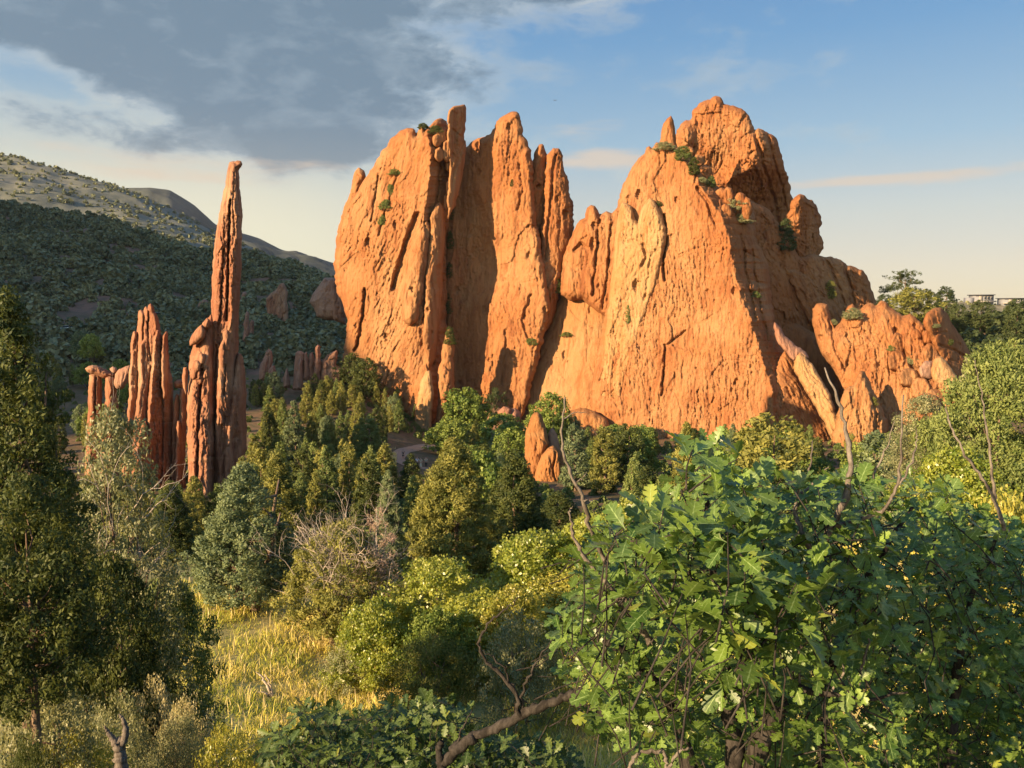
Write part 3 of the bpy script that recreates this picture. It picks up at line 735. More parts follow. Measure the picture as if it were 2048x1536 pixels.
rock('rock_dome', 'highest reddish summit dome rising behind the pitted cliff', 'rock summit', (1480, 560, 235),
     [('dome', M_ORANGE, i_dome, 'pitted dome with a shaded right flank'), ('knob', M_ORANGE, i_knob, 'blocky knob in shade')])
rock('rock_ridge', 'shaded reddish ridge sloping down right of the summit dome', 'rock ridge', (1640, 700, 215),
     [('upper_ridge', M_ORANGE, i_ridge[0], None), ('slope', M_ORANGE, i_ridge[1], None)])

# ============ right lower ridge
j_main = slab([(1625, 650), (1624, 618), (1634, 607), (1644, 606), (1655, 609), (1660, 632), (1670, 655), (1680, 645), (1688, 630), (1696, 612), (1705, 607), (1712, 616), (1720, 620), (1732, 608), (1742, 606),
               (1752, 612), (1762, 601), (1772, 604), (1780, 614), (1792, 622), (1806, 632), (1820, 627), (1836, 640), (1850, 652), (1866, 690), (1880, 722), (1900, 740), (1930, 790), (1936, 850), (1870, 870),
               (1740, 880), (1690, 800), (1668, 745), (1640, 700)], 200, -0.32, 0.42, 5, 5, flute=0.9, lump=1.2, fine=0.45, fl=(1.8, 16), lean=-0.12, pits=60, step=1.7, bury=(845, 40),
              cracks=[([(1790, 660), (1805, 700), (1830, 740), (1850, 790)], 7, 2.5), ([(1660, 640), (1668, 690), (1690, 740)], 4, 1.5), ([(1830, 650), (1852, 700), (1880, 750)], 5, 1.6)])
j_boulder = slab([(1846, 645), (1852, 628), (1866, 617), (1880, 615), (1893, 624), (1903, 645), (1914, 662), (1926, 678), (1940, 705), (1955, 728), (1968, 746), (1950, 775), (1915, 770), (1890, 730), (1866, 690)],
                 198, 1.4, 0.30, 4, 2.0, crk=0.8, flute=0.3, lump=1.1, fine=0.25, step=1.7, cracks=[([(1880, 690), (1910, 700), (1930, 715)], 3.5, 1.2), ([(1868, 668), (1890, 664)], 3, 0.8)])
j_blocks = [slab([(x, y), (x + w_ * .3, y - h_ * .5), (x + w_ * .75, y - h_ * .4), (x + w_, y + h_ * .25), (x + w_ * .75, y + h_ * .9), (x + w_ * .1, y + h_ * .8)], dd + 2.2, sx_, 0.25, 1.5, 0.7, step=1.6, rough=2.4, flute=0.5, lump=1.0, fine=0.3)
            for (x, y, w_, h_, dd, sx_) in [(1780, 680, 34, 30, 191, 0.6), (1775, 715, 40, 30, 189, 0.6), (1815, 668, 30, 20, 192, -.1), (1826, 690, 26, 24, 190, -.1), (1845, 670, 24, 22, 191, .2), 
                                            (1842, 705, 40, 36, 188, .5), (1700, 640, 26, 20, 196, -.2), (1795, 750, 50, 26, 185, .5),
                                            (1822, 770, 40, 30, 183, -.2), (1850, 790, 44, 26, 182, .4), (1830, 800, 50, 26, 180, -.3), (1905, 810, 30, 20, 180, -.3)]]
j_cream = slab([(1860, 740), (1866, 720), (1878, 712), (1890, 720), (1902, 735), (1915, 756), (1930, 790), (1930, 815), (1908, 800), (1885, 775), (1866, 762)], 186, 0.0, 0.3, 1.8, 1.6, step=1.8, flute=0.4, lump=0.6)
j_grey = slab([(1838, 736), (1850, 722), (1866, 722), (1872, 745), (1862, 758), (1842, 754)], 186.5, 0.4, 0.3, 1.3, 1.3, step=1.8, flute=0.2, lump=0.4)
rock('rock_ridge', 'sunlit broken orange ridge stepping down at the right', 'rock ridge', (1790, 860, 190),
     [('rock_face', M_ORANGE, j_main, None), ('shaded_boulder', M_ORANGE, j_boulder, 'rounded shaded boulder at the right end'), ('loose_blocks', M_ORANGE, j_blocks, None),
      ('cream_rib', M_CREAM, j_cream, 'pale cream rib'), ('grey_block', M_PINK, j_grey, None)])
k_blade = slab([(1587, 722), (1592, 708), (1600, 704), (1614, 718), (1632, 738), (1650, 772), (1662, 800), (1674, 835), (1690, 870), (1690, 905), (1664, 880), (1642, 835), (1622, 800), (1603, 768), (1588, 744)],
               187, -0.25, 0.35, 1.8, 1.0, step=1.5, rough=2.8, flute=0.7, lump=1.0, fine=0.35, fl=(1.5, 18), lean=-0.5)
k_ramp = slab([(1548, 645), (1556, 650), (1570, 672), (1590, 690), (1612, 704), (1618, 716), (1600, 712), (1588, 722), (1570, 702), (1552, 676)], 192, 0.3, 0.5, 1.2, 0.9, step=1.6, rough=2.4, flute=0.4, lump=0.7, fine=0.3)
rock('rock_rib', 'thin cream rib of rock slanting down right of the pitted cliff', 'rock rib', (1670, 880, 186), [('blade', M_CREAM, k_blade, None), ('ramp', M_PINK, k_ramp, 'dull grey ramp at the upper end')])
l_pin = slab([(1715, 752), (1720, 742), (1729, 744), (1736, 756), (1744, 778), (1758, 803), (1768, 826), (1774, 846), (1770, 878), (1752, 892), (1738, 900), (1716, 922), (1704, 950), (1664, 950), (1664, 880), (1674, 836),
              (1684, 790), (1694, 776), (1707, 770)], 178, -0.12, 0.2, 2.6, 1.6, step=1.5, flute=0.8, lump=0.9, fine=0.36, folds=[([(1716, 745), (1734, 780), (1744, 830), (1740, 900)], 1.1)], fl=(1.6, 14), bury=(940, 60), rough=3.2,
             cracks=[([(1744, 790), (1752, 830), (1748, 880)], 4, 1.2)])
rock_solo('rock_pinnacle', 'broad pointed orange pinnacle in front of the right ridge', 'rock pinnacle', (1715, 930, 176), M_TAN, l_pin)
rock('rock_pinnacle', 'pair of smooth orange pinnacles standing among the junipers at centre', 'rock pinnacle', (1090, 985, 118),
     [('pinnacle', M_TAN, slab([(1060, 842), (1066, 828), (1074, 824), (1082, 829), (1088, 845), (1094, 868), (1098, 890), (1086, 915), (1076, 950), (1074, 1000), (1056, 1000), (1054, 940), (1050, 905), (1051, 866)],
                              119, -0.2, 0.12, 1.8, 1.5, step=1.4, rough=2.2, flute=0.5, lump=0.8, fine=0.2, fl=(1.2, 9), flat=0.6), 'taller left pinnacle'),
      ('pinnacle', M_RED, slab([(1098, 864), (1104, 855), (1111, 864), (1119, 888), (1126, 920), (1124, 980), (1096, 980), (1096, 900)], 121, 0.3, 0.1, 1.3, 1.1, step=1.4, rough=2.2, flute=0.5, lump=0.7, fine=0.2, flat=0.6), None),
      ('pinnacle', M_TAN, slab([(1086, 907), (1096, 896), (1106, 891), (1118, 900), (1125, 910), (1130, 934), (1124, 955), (1117, 975), (1110, 1010), (1072, 1010), (1066, 960), (1072, 938), (1080, 920)],
                              116, -0.05, 0.15, 1.8, 1.5, step=1.4, rough=2.2, flute=0.5, lump=0.8, fine=0.2, flat=0.6, cracks=[([(1112, 905), (1106, 935), (1112, 965)], 3, 0.8)]), None)])
BL = dict(step=1.8, rough=1.6, flute=0.3, lump=0.7, fine=0.2)
rock_solo('boulder', 'jumbled low boulders at the foot of the second fin', 'boulder', (1005, 835, 200), M_PINK,
          [slab([(965, 835), (972, 822), (990, 815), (1010, 820), (1030, 816), (1042, 826), (1040, 845), (1020, 870), (975, 870)], 200, -0.1, 0.3, 2.2, 2, **BL),
           slab([(996, 824), (1008, 812), (1022, 818), (1022, 835), (1004, 840)], 198, 0, 0.2, 1.2, 1.1, **BL)])
rock_solo('boulder', 'low orange ledge below the tan slab at the cliff foot', 'boulder', (1150, 850, 205), M_TAN,
          [slab([(1085, 850), (1100, 835), (1130, 825), (1160, 815), (1190, 822), (1215, 840), (1225, 870), (1220, 900), (1090, 900)], 204, -0.2, 0.5, 3, 2.6, **BL)])

# ------------------------------------------------------------------ terrain
def soil_mat(name, cols, sc=1.0, bump=0.3, far=None):
    m, t = new_mat(name)
    pos = t.node('ShaderNodeNewGeometry').outputs['Position']
    n1 = t.noise(pos, 0.06 * sc, 5, 0.6, 0.3); n2 = t.noise(pos, 0.6 * sc, 5, 0.65); n3 = t.noise(pos, 5.0 * sc, 4, 0.7)
    col = t.ramp(t.math('ADD', t.math('MULTIPLY', n1, 0.6), t.math('MULTIPLY', n2, 0.4)), [(0.36, cols[0]), (0.5, cols[1]), (0.64, cols[2])])
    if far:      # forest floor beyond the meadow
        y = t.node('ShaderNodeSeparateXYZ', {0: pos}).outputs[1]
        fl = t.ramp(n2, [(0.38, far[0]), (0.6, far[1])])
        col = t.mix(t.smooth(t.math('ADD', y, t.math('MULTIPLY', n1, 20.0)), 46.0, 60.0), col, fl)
    col = t.mix(t.math('MULTIPLY', t.smooth(n3, 0.45, 0.75), 0.4), col, c4(tuple(v * 0.55 for v in cols[0])))
    b = t.node('ShaderNodeBump', {'Height': n3, 'Strength': bump, 'Distance': 0.2 / sc})
    p = t.node('ShaderNodeBsdfPrincipled', {'Base Color': col, 'Roughness': 0.95, 'Normal': b.outputs[0]})
    p.inputs['Specular IOR Level'].default_value = 0.1
    finish(t, p.outputs[0])
    return m

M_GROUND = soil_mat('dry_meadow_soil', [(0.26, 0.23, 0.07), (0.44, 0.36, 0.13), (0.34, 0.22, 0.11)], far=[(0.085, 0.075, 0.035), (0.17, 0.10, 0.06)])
M_HILL = soil_mat('red_hill_soil', [(0.08, 0.075, 0.04), (0.16, 0.10, 0.065), (0.26, 0.13, 0.085)], 0.6)
M_GRASSHILL = soil_mat('dry_grass_hill', [(0.10, 0.112, 0.085), (0.160, 0.165, 0.125), (0.215, 0.205, 0.155)], 0.12, 0.5)
M_DARKMT = soil_mat('burnt_mountain', [(0.035, 0.045, 0.04), (0.06, 0.07, 0.06), (0.09, 0.095, 0.08)], 0.12, 0.5)
M_MESA = soil_mat('mesa_scrub', [(0.08, 0.085, 0.045), (0.20, 0.18, 0.12), (0.30, 0.26, 0.18)], 0.5)

# one ground sheet, polar around the camera, out to the horizon
an = np.concatenate([np.arange(-50, 50, 0.4), np.arange(50, 310, 4.0)]) * math.pi / 180
rr_ = np.concatenate([[0.4], np.geomspace(1.0, 400, 150), np.geomspace(430, 30000, 30)])
A_, R_ = np.meshgrid(an, rr_, indexing='ij')
gx_ = np.sin(A_) * R_; gy_ = np.cos(A_) * R_
gz_ = gz(gx_, gy_)
na, nr = A_.shape
V = np.stack([gx_, gy_, gz_], -1).reshape(-1, 3)
i = np.arange(na)[:, None]; j = np.arange(nr - 1)[None, :]
i2 = (i + 1) % na
Fq = np.stack([i * nr + j, i2 * nr + j, i2 * nr + j + 1, i * nr + j + 1], -1).reshape(-1, 4)
cap = len(V)
V = np.concatenate([V, [[0, 0, float(gz(0.0, 0.0))]]])
ft = np.stack([np.arange(na) * nr, np.full(na, cap), ((np.arange(na) + 1) % na) * nr], -1)[:, ::-1]
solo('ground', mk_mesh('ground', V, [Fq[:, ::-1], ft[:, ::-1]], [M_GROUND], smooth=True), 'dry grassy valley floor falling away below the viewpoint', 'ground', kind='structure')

def ridge(name, crest, d_c, d_b, mat, label, amp=4.0, step=6, rows=90, shape=1.0, nsc=60.0, z_back=-60.0, base_z=None):
    """terrain rising from distance d_b to a crest line given in photo pixels at distance d_c"""
    cx = np.array([c[0] for c in crest], float); cy = np.array([c[1] for c in crest], float)
    px = np.arange(cx[0], cx[-1] + 1, step)
    py = np.interp(px, cx, cy)
    dc = np.interp(px, cx, [c[2] if len(c) > 2 else d_c for c in crest])
    u = ray(px, py)[:, 0]
    cz = ray(px, py)[:, 2] * dc
    t = np.concatenate([np.linspace(0, 1, rows), 1 + np.linspace(0.02, 0.7, 14)])
    T_, U_ = np.meshgrid(t, u)
    Dc = dc[:, None]
    Y = d_b + (Dc - d_b) * T_
    X = U_ * Y
    zb = gz(X, Y) - 1.5 if base_z is None else np.full_like(X, base_z)
    tt = np.minimum(T_, 1)
    f = tt ** shape * (0.75 + 0.25 * sstep(0, 1, tt))
    Z = zb + (cz[:, None] - zb) * f
    Z = Z + amp * np.minimum(1, tt * 3) * (fbm(X / nsc, Y / nsc, 2.2, 5, 0.55) * np.where(tt > 0.9, (1 - tt) * 10 * 0.85 + 0.15, 1))
    Z = np.where(T_ > 1, cz[:, None] + (z_back - cz[:, None]) * ((T_ - 1) / 0.7) ** 1.2 + amp * 0.15 * fbm(X / nsc, Y / nsc, 2.2, 5, 0.55), Z)
    nu, ntt = X.shape
    V = np.stack([X, Y, Z], -1).reshape(-1, 3)
    i = np.arange(nu - 1)[:, None]; j = np.arange(ntt - 1)[None, :]
    Fq = np.stack([i * ntt + j, (i + 1) * ntt + j, (i + 1) * ntt + j + 1, i * ntt + j + 1], -1).reshape(-1, 4)
    solo(name, mk_mesh(name, V, Fq, [mat], smooth=True), label, 'hill', kind='structure')
    G = np.stack([X, Y, Z], -1)
    def sample(n, rs, tmax=1.02):
        a = rs.random(n) * (nu - 1.001); b = rs.random(n) ** 0.75 * tmax
        bi = np.interp(b, t, np.arange(ntt))
        ai = a.astype(int); bj = np.minimum(bi.astype(int), ntt - 2); fa = (a - ai)[:, None]; fb = (bi - bj)[:, None]
        return (G[ai, bj] * (1 - fa) * (1 - fb) + G[ai + 1, bj] * fa * (1 - fb) + G[ai, bj + 1] * (1 - fa) * fb + G[ai + 1, bj + 1] * fa * fb)
    return sample

s_hill = ridge('hill', [(-420, 355, 640), (-100, 392, 640), (0, 408, 620), (120, 428, 610), (200, 442, 600), (280, 468, 590), (380, 500, 570), (430, 512, 560), (500, 520, 540), (560, 528, 530), (620, 545, 520),
                        (670, 570, 510), (760, 610, 500), (900, 650, 480)], 600, 236, M_HILL, 'wooded hillside rising behind the red spires', amp=5, nsc=70)
s_mt = ridge('mountain', [(-700, 235), (-300, 268), (-100, 290), (0, 308), (40, 316), (100, 336), (180, 361), (245, 378), (330, 411), (420, 460), (480, 490), (560, 530), (700, 590)], 1500, 720, M_GRASSHILL,
             'dry grassy mountain slope at upper left', amp=16, nsc=260, base_z=20, shape=0.8)
ridge('far_mountain', [(0, 470), (100, 425), (200, 386), (250, 374), (300, 374), (340, 380), (390, 411), (430, 447), (480, 464), (520, 476), (560, 498), (600, 511), (665, 525), (760, 560), (900, 600)], 2700, 1700, M_DARKMT,
      'darker bluish mountain ridge behind the tall spire', amp=40, nsc=420, base_z=20, shape=0.8)
s_rt = ridge('hill', [(1700, 700, 330), (1760, 690, 330), (1830, 655, 330), (1880, 650, 330), (1930, 655, 320), (1980, 645, 310), (2048, 628, 300), (2200, 600, 300), (2500, 560, 300)], 320, 190, M_HILL,
             'dark wooded hillside at the far right', amp=2, nsc=40, rows=50)
s_mesa = ridge('mesa', [(1500, 622), (1780, 616), (1850, 611), (1880, 606), (1920, 604), (1960, 606), (2000, 610), (2048, 611), (2400, 606)], 640, 400, M_MESA, 'pale scrubby mesa on the right horizon', amp=2, nsc=50, rows=40)
# the ridge to the west, left of the view, that keeps the evening sun off the hillside
xg = np.linspace(-1750, -330, 80); yg = np.linspace(-500, 640, 110)
XX, YY = np.meshgrid(xg, yg)
axis = -700 + 0.12 * YY
hgt = 300 * np.exp(-((XX - axis) / 230) ** 2) * sstep(-290, -215, YY) * (1 - 0.75 * sstep(330, 600, YY))
ZZ = gz(XX, YY) - 3 + hgt * (1 + 0.18 * fbm(XX / 130, YY / 130, 5.5, 4))
XXf = XX * 1.0
keep = XXf < -0.66 * np.maximum(YY, 0) - 40          # stays left of the picture
nyy, nxx = XX.shape
i = np.arange(nyy - 1)[:, None]; j = np.arange(nxx - 1)[None, :]
q = np.stack([i * nxx + j, i * nxx + j + 1, (i + 1) * nxx + j + 1, (i + 1) * nxx + j], -1)
kq = keep[:-1, :-1] & keep[1:, 1:] & keep[1:, :-1] & keep[:-1, 1:]
solo('hill', mk_mesh('hill', np.stack([XX, YY, ZZ], -1).reshape(-1, 3), q[kq], [M_HILL], smooth=True), 'wooded ridge to the west outside the view', 'hill', kind='structure')

# ------------------------------------------------------------------ foliage materials
def leaf_mat(name, dark, light, transl=0.30, rough=0.6, spec=0.25, tint=None, objvar=0.12):
    m, t = new_mat(name)
    tone = t.node('ShaderNodeAttribute', attribute_name='tone').outputs['Fac']
    oi = t.node('ShaderNodeObjectInfo').outputs['Random']
    v = t.math('ADD', tone, t.math('MULTIPLY', t.math('SUBTRACT', oi, 0.5), objvar * 3))
    col = t.ramp(v, [(0.0, dark), (0.55, tuple(0.5 * (a + b) for a, b in zip(dark, light))), (1.0, light)])
    p = t.node('ShaderNodeBsdfPrincipled', {'Base Color': col, 'Roughness': rough})
    p.inputs['Specular IOR Level'].default_value = spec
    tcol = t.mix(0.5, col, c4(tint or (light[0] * 1.3, light[1] * 1.25, light[2] * 0.7)))
    tr = t.node('ShaderNodeBsdfTranslucent', {'Color': tcol})
    mx = t.node('ShaderNodeMixShader', {0: transl, 1: p.outputs[0], 2: tr.outputs[0]})
    finish(t, mx.outputs[0])
    return m

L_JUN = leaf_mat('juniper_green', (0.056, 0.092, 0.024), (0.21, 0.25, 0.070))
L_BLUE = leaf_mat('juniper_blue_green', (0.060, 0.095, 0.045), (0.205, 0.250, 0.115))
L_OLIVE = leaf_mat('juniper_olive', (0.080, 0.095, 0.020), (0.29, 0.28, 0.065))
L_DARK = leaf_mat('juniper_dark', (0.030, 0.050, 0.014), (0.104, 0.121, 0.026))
L_GREY = leaf_mat('grey_green', (0.10, 0.125, 0.055), (0.32, 0.32, 0.16), 0.3, 0.5, 0.35)
L_OAK = leaf_mat('oak_bright', (0.13, 0.19, 0.022), (0.42, 0.44, 0.085), 0.45, 0.36, 0.6)
L_OAKY = leaf_mat('shrub_yellow_green', (0.16, 0.19, 0.025), (0.46, 0.42, 0.085), 0.42, 0.4, 0.5)
L_OAKG = leaf_mat('tree_green', (0.065, 0.115, 0.020), (0.235, 0.285, 0.060))
L_SAGE = leaf_mat('sage_pale', (0.250, 0.240, 0.105), (0.575, 0.504, 0.273), 0.3)
L_PINE = leaf_mat('pine_dark', (0.026, 0.047, 0.017), (0.085, 0.104, 0.032))
L_WOOD = leaf_mat('hill_wood', (0.058, 0.080, 0.042), (0.23, 0.24, 0.125), 0.15)
L_RUST = leaf_mat('dead_needles', (0.16, 0.11, 0.075), (0.34, 0.24, 0.18), 0.2)

def oak_leaf_mat(name, dark, light, transl, rough, spec):
    m, t = new_mat(name)
    at_ = lambda k: t.node('ShaderNodeAttribute', attribute_name=k).outputs['Fac']
    ac, al = at_('across'), at_('along')
    col = t.ramp(at_('tone'), [(0.0, dark), (0.5, tuple(0.5 * (a + b) for a, b in zip(dark, light))), (0.82, light), (1.0, (light[0] * 1.5, light[1] * 1.15, light[2] * 1.1))])
    rib = t.smooth(ac, 0.10, 0.03)
    w_ = t.math('FRACT', t.math('MULTIPLY', t.math('SUBTRACT', al, t.math('MULTIPLY', ac, 0.16)), 6.0))
    vein = t.math('MULTIPLY', t.smooth(t.math('ABSOLUTE', t.math('SUBTRACT', w_, 0.5)), 0.07, 0.02), 0.5)
    pale = tuple(min(1, 0.5 * a + 0.10 + 0.9 * a) for a in light)
    col = t.mix(t.math('MULTIPLY', t.math('MAXIMUM', rib, vein), 0.55), col, c4(pale))
    blotch = t.noise(t.node('ShaderNodeNewGeometry').outputs['Position'], 45.0, 4, 0.65)
    col = t.mix(t.math('MULTIPLY', t.smooth(blotch, 0.60, 0.74), 0.35), col, c4((light[0] * 1.4, light[1] * 0.9, light[2])))
    p = t.node('ShaderNodeBsdfPrincipled', {'Base Color': col, 'Roughness': rough})
    p.inputs['Specular IOR Level'].default_value = spec
    tr = t.node('ShaderNodeBsdfTranslucent', {'Color': t.mix(0.5, col, c4((light[0] * 1.3, light[1] * 1.25, light[2] * 0.7)))})
    finish(t, t.node('ShaderNodeMixShader', {0: transl, 1: p.outputs[0], 2: tr.outputs[0]}).outputs[0])
    return m

def bark_mat(name, a, b, sc=6.0):
    m, t = new_mat(name)
    pos = t.node('ShaderNodeNewGeometry').outputs['Position']
    mp = t.node('ShaderNodeMapping', {0: pos, 3: (sc, sc, sc * 0.35)}).outputs[0]
    n = t.noise(mp, 1.0, 6, 0.7, 0.6); n2 = t.noise(mp, 6.0, 4, 0.7)
    col = t.mix(t.smooth(n, 0.35, 0.65), c4(a), c4(b))
    col = t.mix(t.math('MULTIPLY', t.smooth(n2, 0.5, 0.75), 0.6), col, c4(tuple(v * 0.4 for v in a)))
    bp = t.node('ShaderNodeBump', {'Height': t.math('ADD', n, t.math('MULTIPLY', n2, 0.5)), 'Strength': 0.8, 'Distance': 0.18 / sc})
    p = t.node('ShaderNodeBsdfPrincipled', {'Base Color': col, 'Roughness': 0.9, 'Normal': bp.outputs[0]})
    p.inputs['Specular IOR Level'].default_value = 0.1
    finish(t, p.outputs[0])
    return m
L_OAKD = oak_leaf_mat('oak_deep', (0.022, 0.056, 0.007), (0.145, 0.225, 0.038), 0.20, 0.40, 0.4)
L_OAK_SHADED = oak_leaf_mat('oak_low_shaded', (0.018, 0.042, 0.008), (0.090, 0.130, 0.024), 0.2, 0.45, 0.3)  # darker copy of the oak leaf, its shade put into the colour
B_JUN = bark_mat('juniper_bark', (0.10, 0.065, 0.045), (0.19, 0.14, 0.10))
B_OAK = bark_mat('oak_bark', (0.016, 0.014, 0.012), (0.052, 0.046, 0.040), 30)
B_DEAD = bark_mat('silver_deadwood', (0.30, 0.25, 0.20), (0.46, 0.40, 0.33), 12)
B_TWIG = bark_mat('grey_twig', (0.07, 0.058, 0.048), (0.17, 0.15, 0.125), 40)

# ------------------------------------------------------------------ foliage geometry
def unit(v):
    return v / (np.linalg.norm(v, axis=-1, keepdims=True) + 1e-9)

def leaf_quads(C, Dv, L, W, rs, Nv=None):
    n = len(C)
    S = unit(np.cross(Dv, rs.normal(size=(n, 3)) if Nv is None else Nv))
    L = np.broadcast_to(np.asarray(L, float), (n,))[:, None]; W = np.broadcast_to(np.asarray(W, float), (n,))[:, None]
    V = np.stack([C - Dv * L * 0.5, C + S * W * 0.5 + Dv * L * 0.08, C + Dv * L * 0.5, C - S * W * 0.5 + Dv * L * 0.08], 1)
    return V.reshape(-1, 3)

def prof_cone(t):  return (1 - t) ** 0.75 * np.minimum(1, (t + 0.06) / 0.22) ** 0.6
def prof_col(t):   return np.sqrt(np.clip(1 - t ** 2.6, 0, 1)) * np.minimum(1, (t + 0.08) / 0.2) ** 0.5 * (1 - 0.25 * t)
def prof_egg(t):   return np.sin(np.clip(t, 0, 1) ** 0.75 * math.pi * 0.97 + 0.05) ** 0.7
def prof_dome(t):  return np.sqrt(np.clip(1 - t ** 2.2, 0, 1)) * np.minimum(1, (t + 0.25) / 0.35)
def prof_tier(t):  return (1 - t) ** 0.9 * (0.62 + 0.38 * np.abs(np.sin(t * 22)))

def crown_clumps(rs, n, prof, z0, h, w, lump=0.3, inner=0.22, cx=0.0, cy=0.0):
    t = rs.random(n * 8); t = t[rs.random(n * 8) < (prof(t) + 0.08) / 1.1][:n]
    n = len(t); th = rs.random(n) * 2 * math.pi; s = rs.random() * 50
    nz = fbm(np.cos(th) * 1.5 + s, np.sin(th) * 1.5, t * 3.2, 3)
    r = prof(t) * w / 2 * (1 + lump * nz) * np.clip(1 - np.abs(rs.normal(size=n)) * inner, 0.1, 1.05)
    C = np.stack([cx + np.cos(th) * r, cy + np.sin(th) * r, z0 + t * h], -1)
    out = unit(np.stack([np.cos(th), np.sin(th), 0.25 + 0.9 * t], -1))
    return C, out

def foliage(rs, C, out, cr, nl, L, W, puff=0.75, up=0.25):
    n = len(C)
    k = np.repeat(np.arange(n), nl)
    m = len(k)
    sz = cr * (0.55 + 0.75 * rs.random(n))
    q = unit(rs.normal(size=(m, 3)) + 0.35 * out[k])
    P = C[k] + q * (sz[k] * (rs.random(m) ** 0.33))[:, None] * np.array([1, 1, 0.8])
    Nv = unit(q * 0.9 + out[k] * 0.5 + np.array([0, 0, 0.15]) + (0.75 - 0.4 * puff) * rs.normal(size=(m, 3)))
    tg = unit(np.cross(Nv, rs.normal(size=(m, 3))))
    Dv = unit(tg + out[k] * 0.35 + np.array([0, 0, up]) + q * 0.3 * puff)
    V = leaf_quads(P, Dv, L * (0.7 + 0.6 * rs.random(m)), W * (0.7 + 0.6 * rs.random(m)), rs, Nv)
    tone = np.clip(0.5 + 0.24 * rs.normal(size=n)[k] + 0.20 * rs.normal(size=m), 0, 1)
    return V, np.repeat(tone, 4)

def quads_mesh(name, V, tone):
    return mk_mesh(name, V, np.arange(len(V)).reshape(-1, 4), attrs={'tone': tone})

def trunk_mesh(rs, h, r0, C, nlimb=14, name='trunk', stems=1, lean=0.05):
    mb = MB()
    for s_ in range(stems):
        off = rs.normal(size=2) * r0 * (1.5 if stems > 1 else 0)
        zz = np.linspace(-0.35, h * (0.8 - 0.1 * s_), 9)
        wob = np.cumsum(rs.normal(size=(9, 2)) * lean * h / 9, axis=0)
        pts = np.stack([off[0] * (1 + zz) + wob[:, 0], off[1] * (1 + zz) + wob[:, 1], zz], -1)
        mb.tube(pts, np.linspace(r0, r0 * 0.15, 9), 7)
        sel = rs.integers(0, len(C), nlimb // stems)
        for c in C[sel]:
            zt = max(0.08 * h, c[2] - 0.25 * h * (0.4 + rs.random()))
            j_ = int(np.clip(np.searchsorted(zz, zt), 1, 7))
            a = pts[j_]
            mid = a * 0.5 + c * 0.5 + np.array([0, 0, -0.05 * h]) + rs.normal(size=3) * 0.03 * h
            mb.tube(np.array([a, a * 0.7 + mid * 0.3 + [0, 0, 0.0], mid, c]), np.array([0.36, 0.28, 0.18, 0.05]) * r0, 5)
    return mb.mesh(name, smooth=True)

def twigs(mb, p, d, L, r, depth, rs, gnarl=0.30, spread=0.75, n=5, kids=(2, 4)):
    pts = [np.asarray(p, float)]; d = unit(np.asarray(d, float))
    dirs = []
    for i in range(n):
        d = unit(d + rs.normal(size=3) * gnarl)
        pts.append(pts[-1] + d * L / n); dirs.append(d)
    mb.tube(np.array(pts), np.linspace(r, r * (0.25 if depth == 0 else 0.55), n + 1), 5 if r > 0.006 else 4)
    if depth > 0:
        for k in range(rs.integers(kids[0], kids[1] + 1)):
            i = rs.integers(max(1, n // 3), n + 1)
            nd = unit(dirs[min(i, n - 1)] + rs.normal(size=3) * spread)
            twigs(mb, pts[i], nd, L * rs.uniform(0.45, 0.75), r * 0.5, depth - 1, rs, gnarl, spread, n, kids)

# ------------------------------------------------------------------ woods on the hills (masses nobody could count)
def scatter_bushes(name, P, size, nq, mat, label, seed, flat=0.85):
    rs = np.random.default_rng(seed)
    protos = []
    for k in range(6):
        q = unit(rs.normal(size=(nq, 3))); q[:, 2] = np.abs(q[:, 2]) * 1.0 - 0.12
        r = (0.78 + 0.22 * rs.random(nq)) * (1 + 0.3 * pnoise(q[:, 0] * 2 + k, q[:, 1] * 2, q[:, 2] * 2))
        Cq = q * r[:, None] * np.array([0.5, 0.5, flat])
        Dv = unit(np.cross(q, rs.normal(size=(nq, 3))) + 0.25 * rs.normal(size=(nq, 3)))
        sc = math.sqrt(60.0 / nq)
        protos.append((leaf_quads(Cq, Dv, 0.42 * sc, 0.34 * sc, rs).reshape(nq, 4, 3), rs.random(nq) * 0.45))
    Vs, ts = [], []
    pk = rs.integers(0, 6, len(P)); ang = rs.random(len(P)) * 6.283; tn = np.clip(0.28 + 0.40 * fbm(P[:, 0] / 30, P[:, 1] / 30, seed * 1.3, 3) + 0.16 * rs.normal(size=len(P)), 0, 0.7)
    for k in range(6):
        m = pk == k
        Q, tq = protos[k]
        c, s = np.cos(ang[m])[:, None, None], np.sin(ang[m])[:, None, None]
        S_ = size[m][:, None, None]
        X = (Q[None, :, :, 0] * c - Q[None, :, :, 1] * s) * S_ + P[m][:, 0][:, None, None]
        Y = (Q[None, :, :, 0] * s + Q[None, :, :, 1] * c) * S_ + P[m][:, 1][:, None, None]
        Z = Q[None, :, :, 2] * S_ + P[m][:, 2][:, None, None]
        Vs.append(np.stack([X, Y, Z], -1).reshape(-1, 3))
        ts.append(np.repeat((tn[m][:, None] + tq[None, :]).ravel(), 4))
    me = quads_mesh(name, np.concatenate(Vs), np.concatenate(ts)); me.materials.append(mat)
    return solo(name, me, label, 'woodland', kind='stuff')

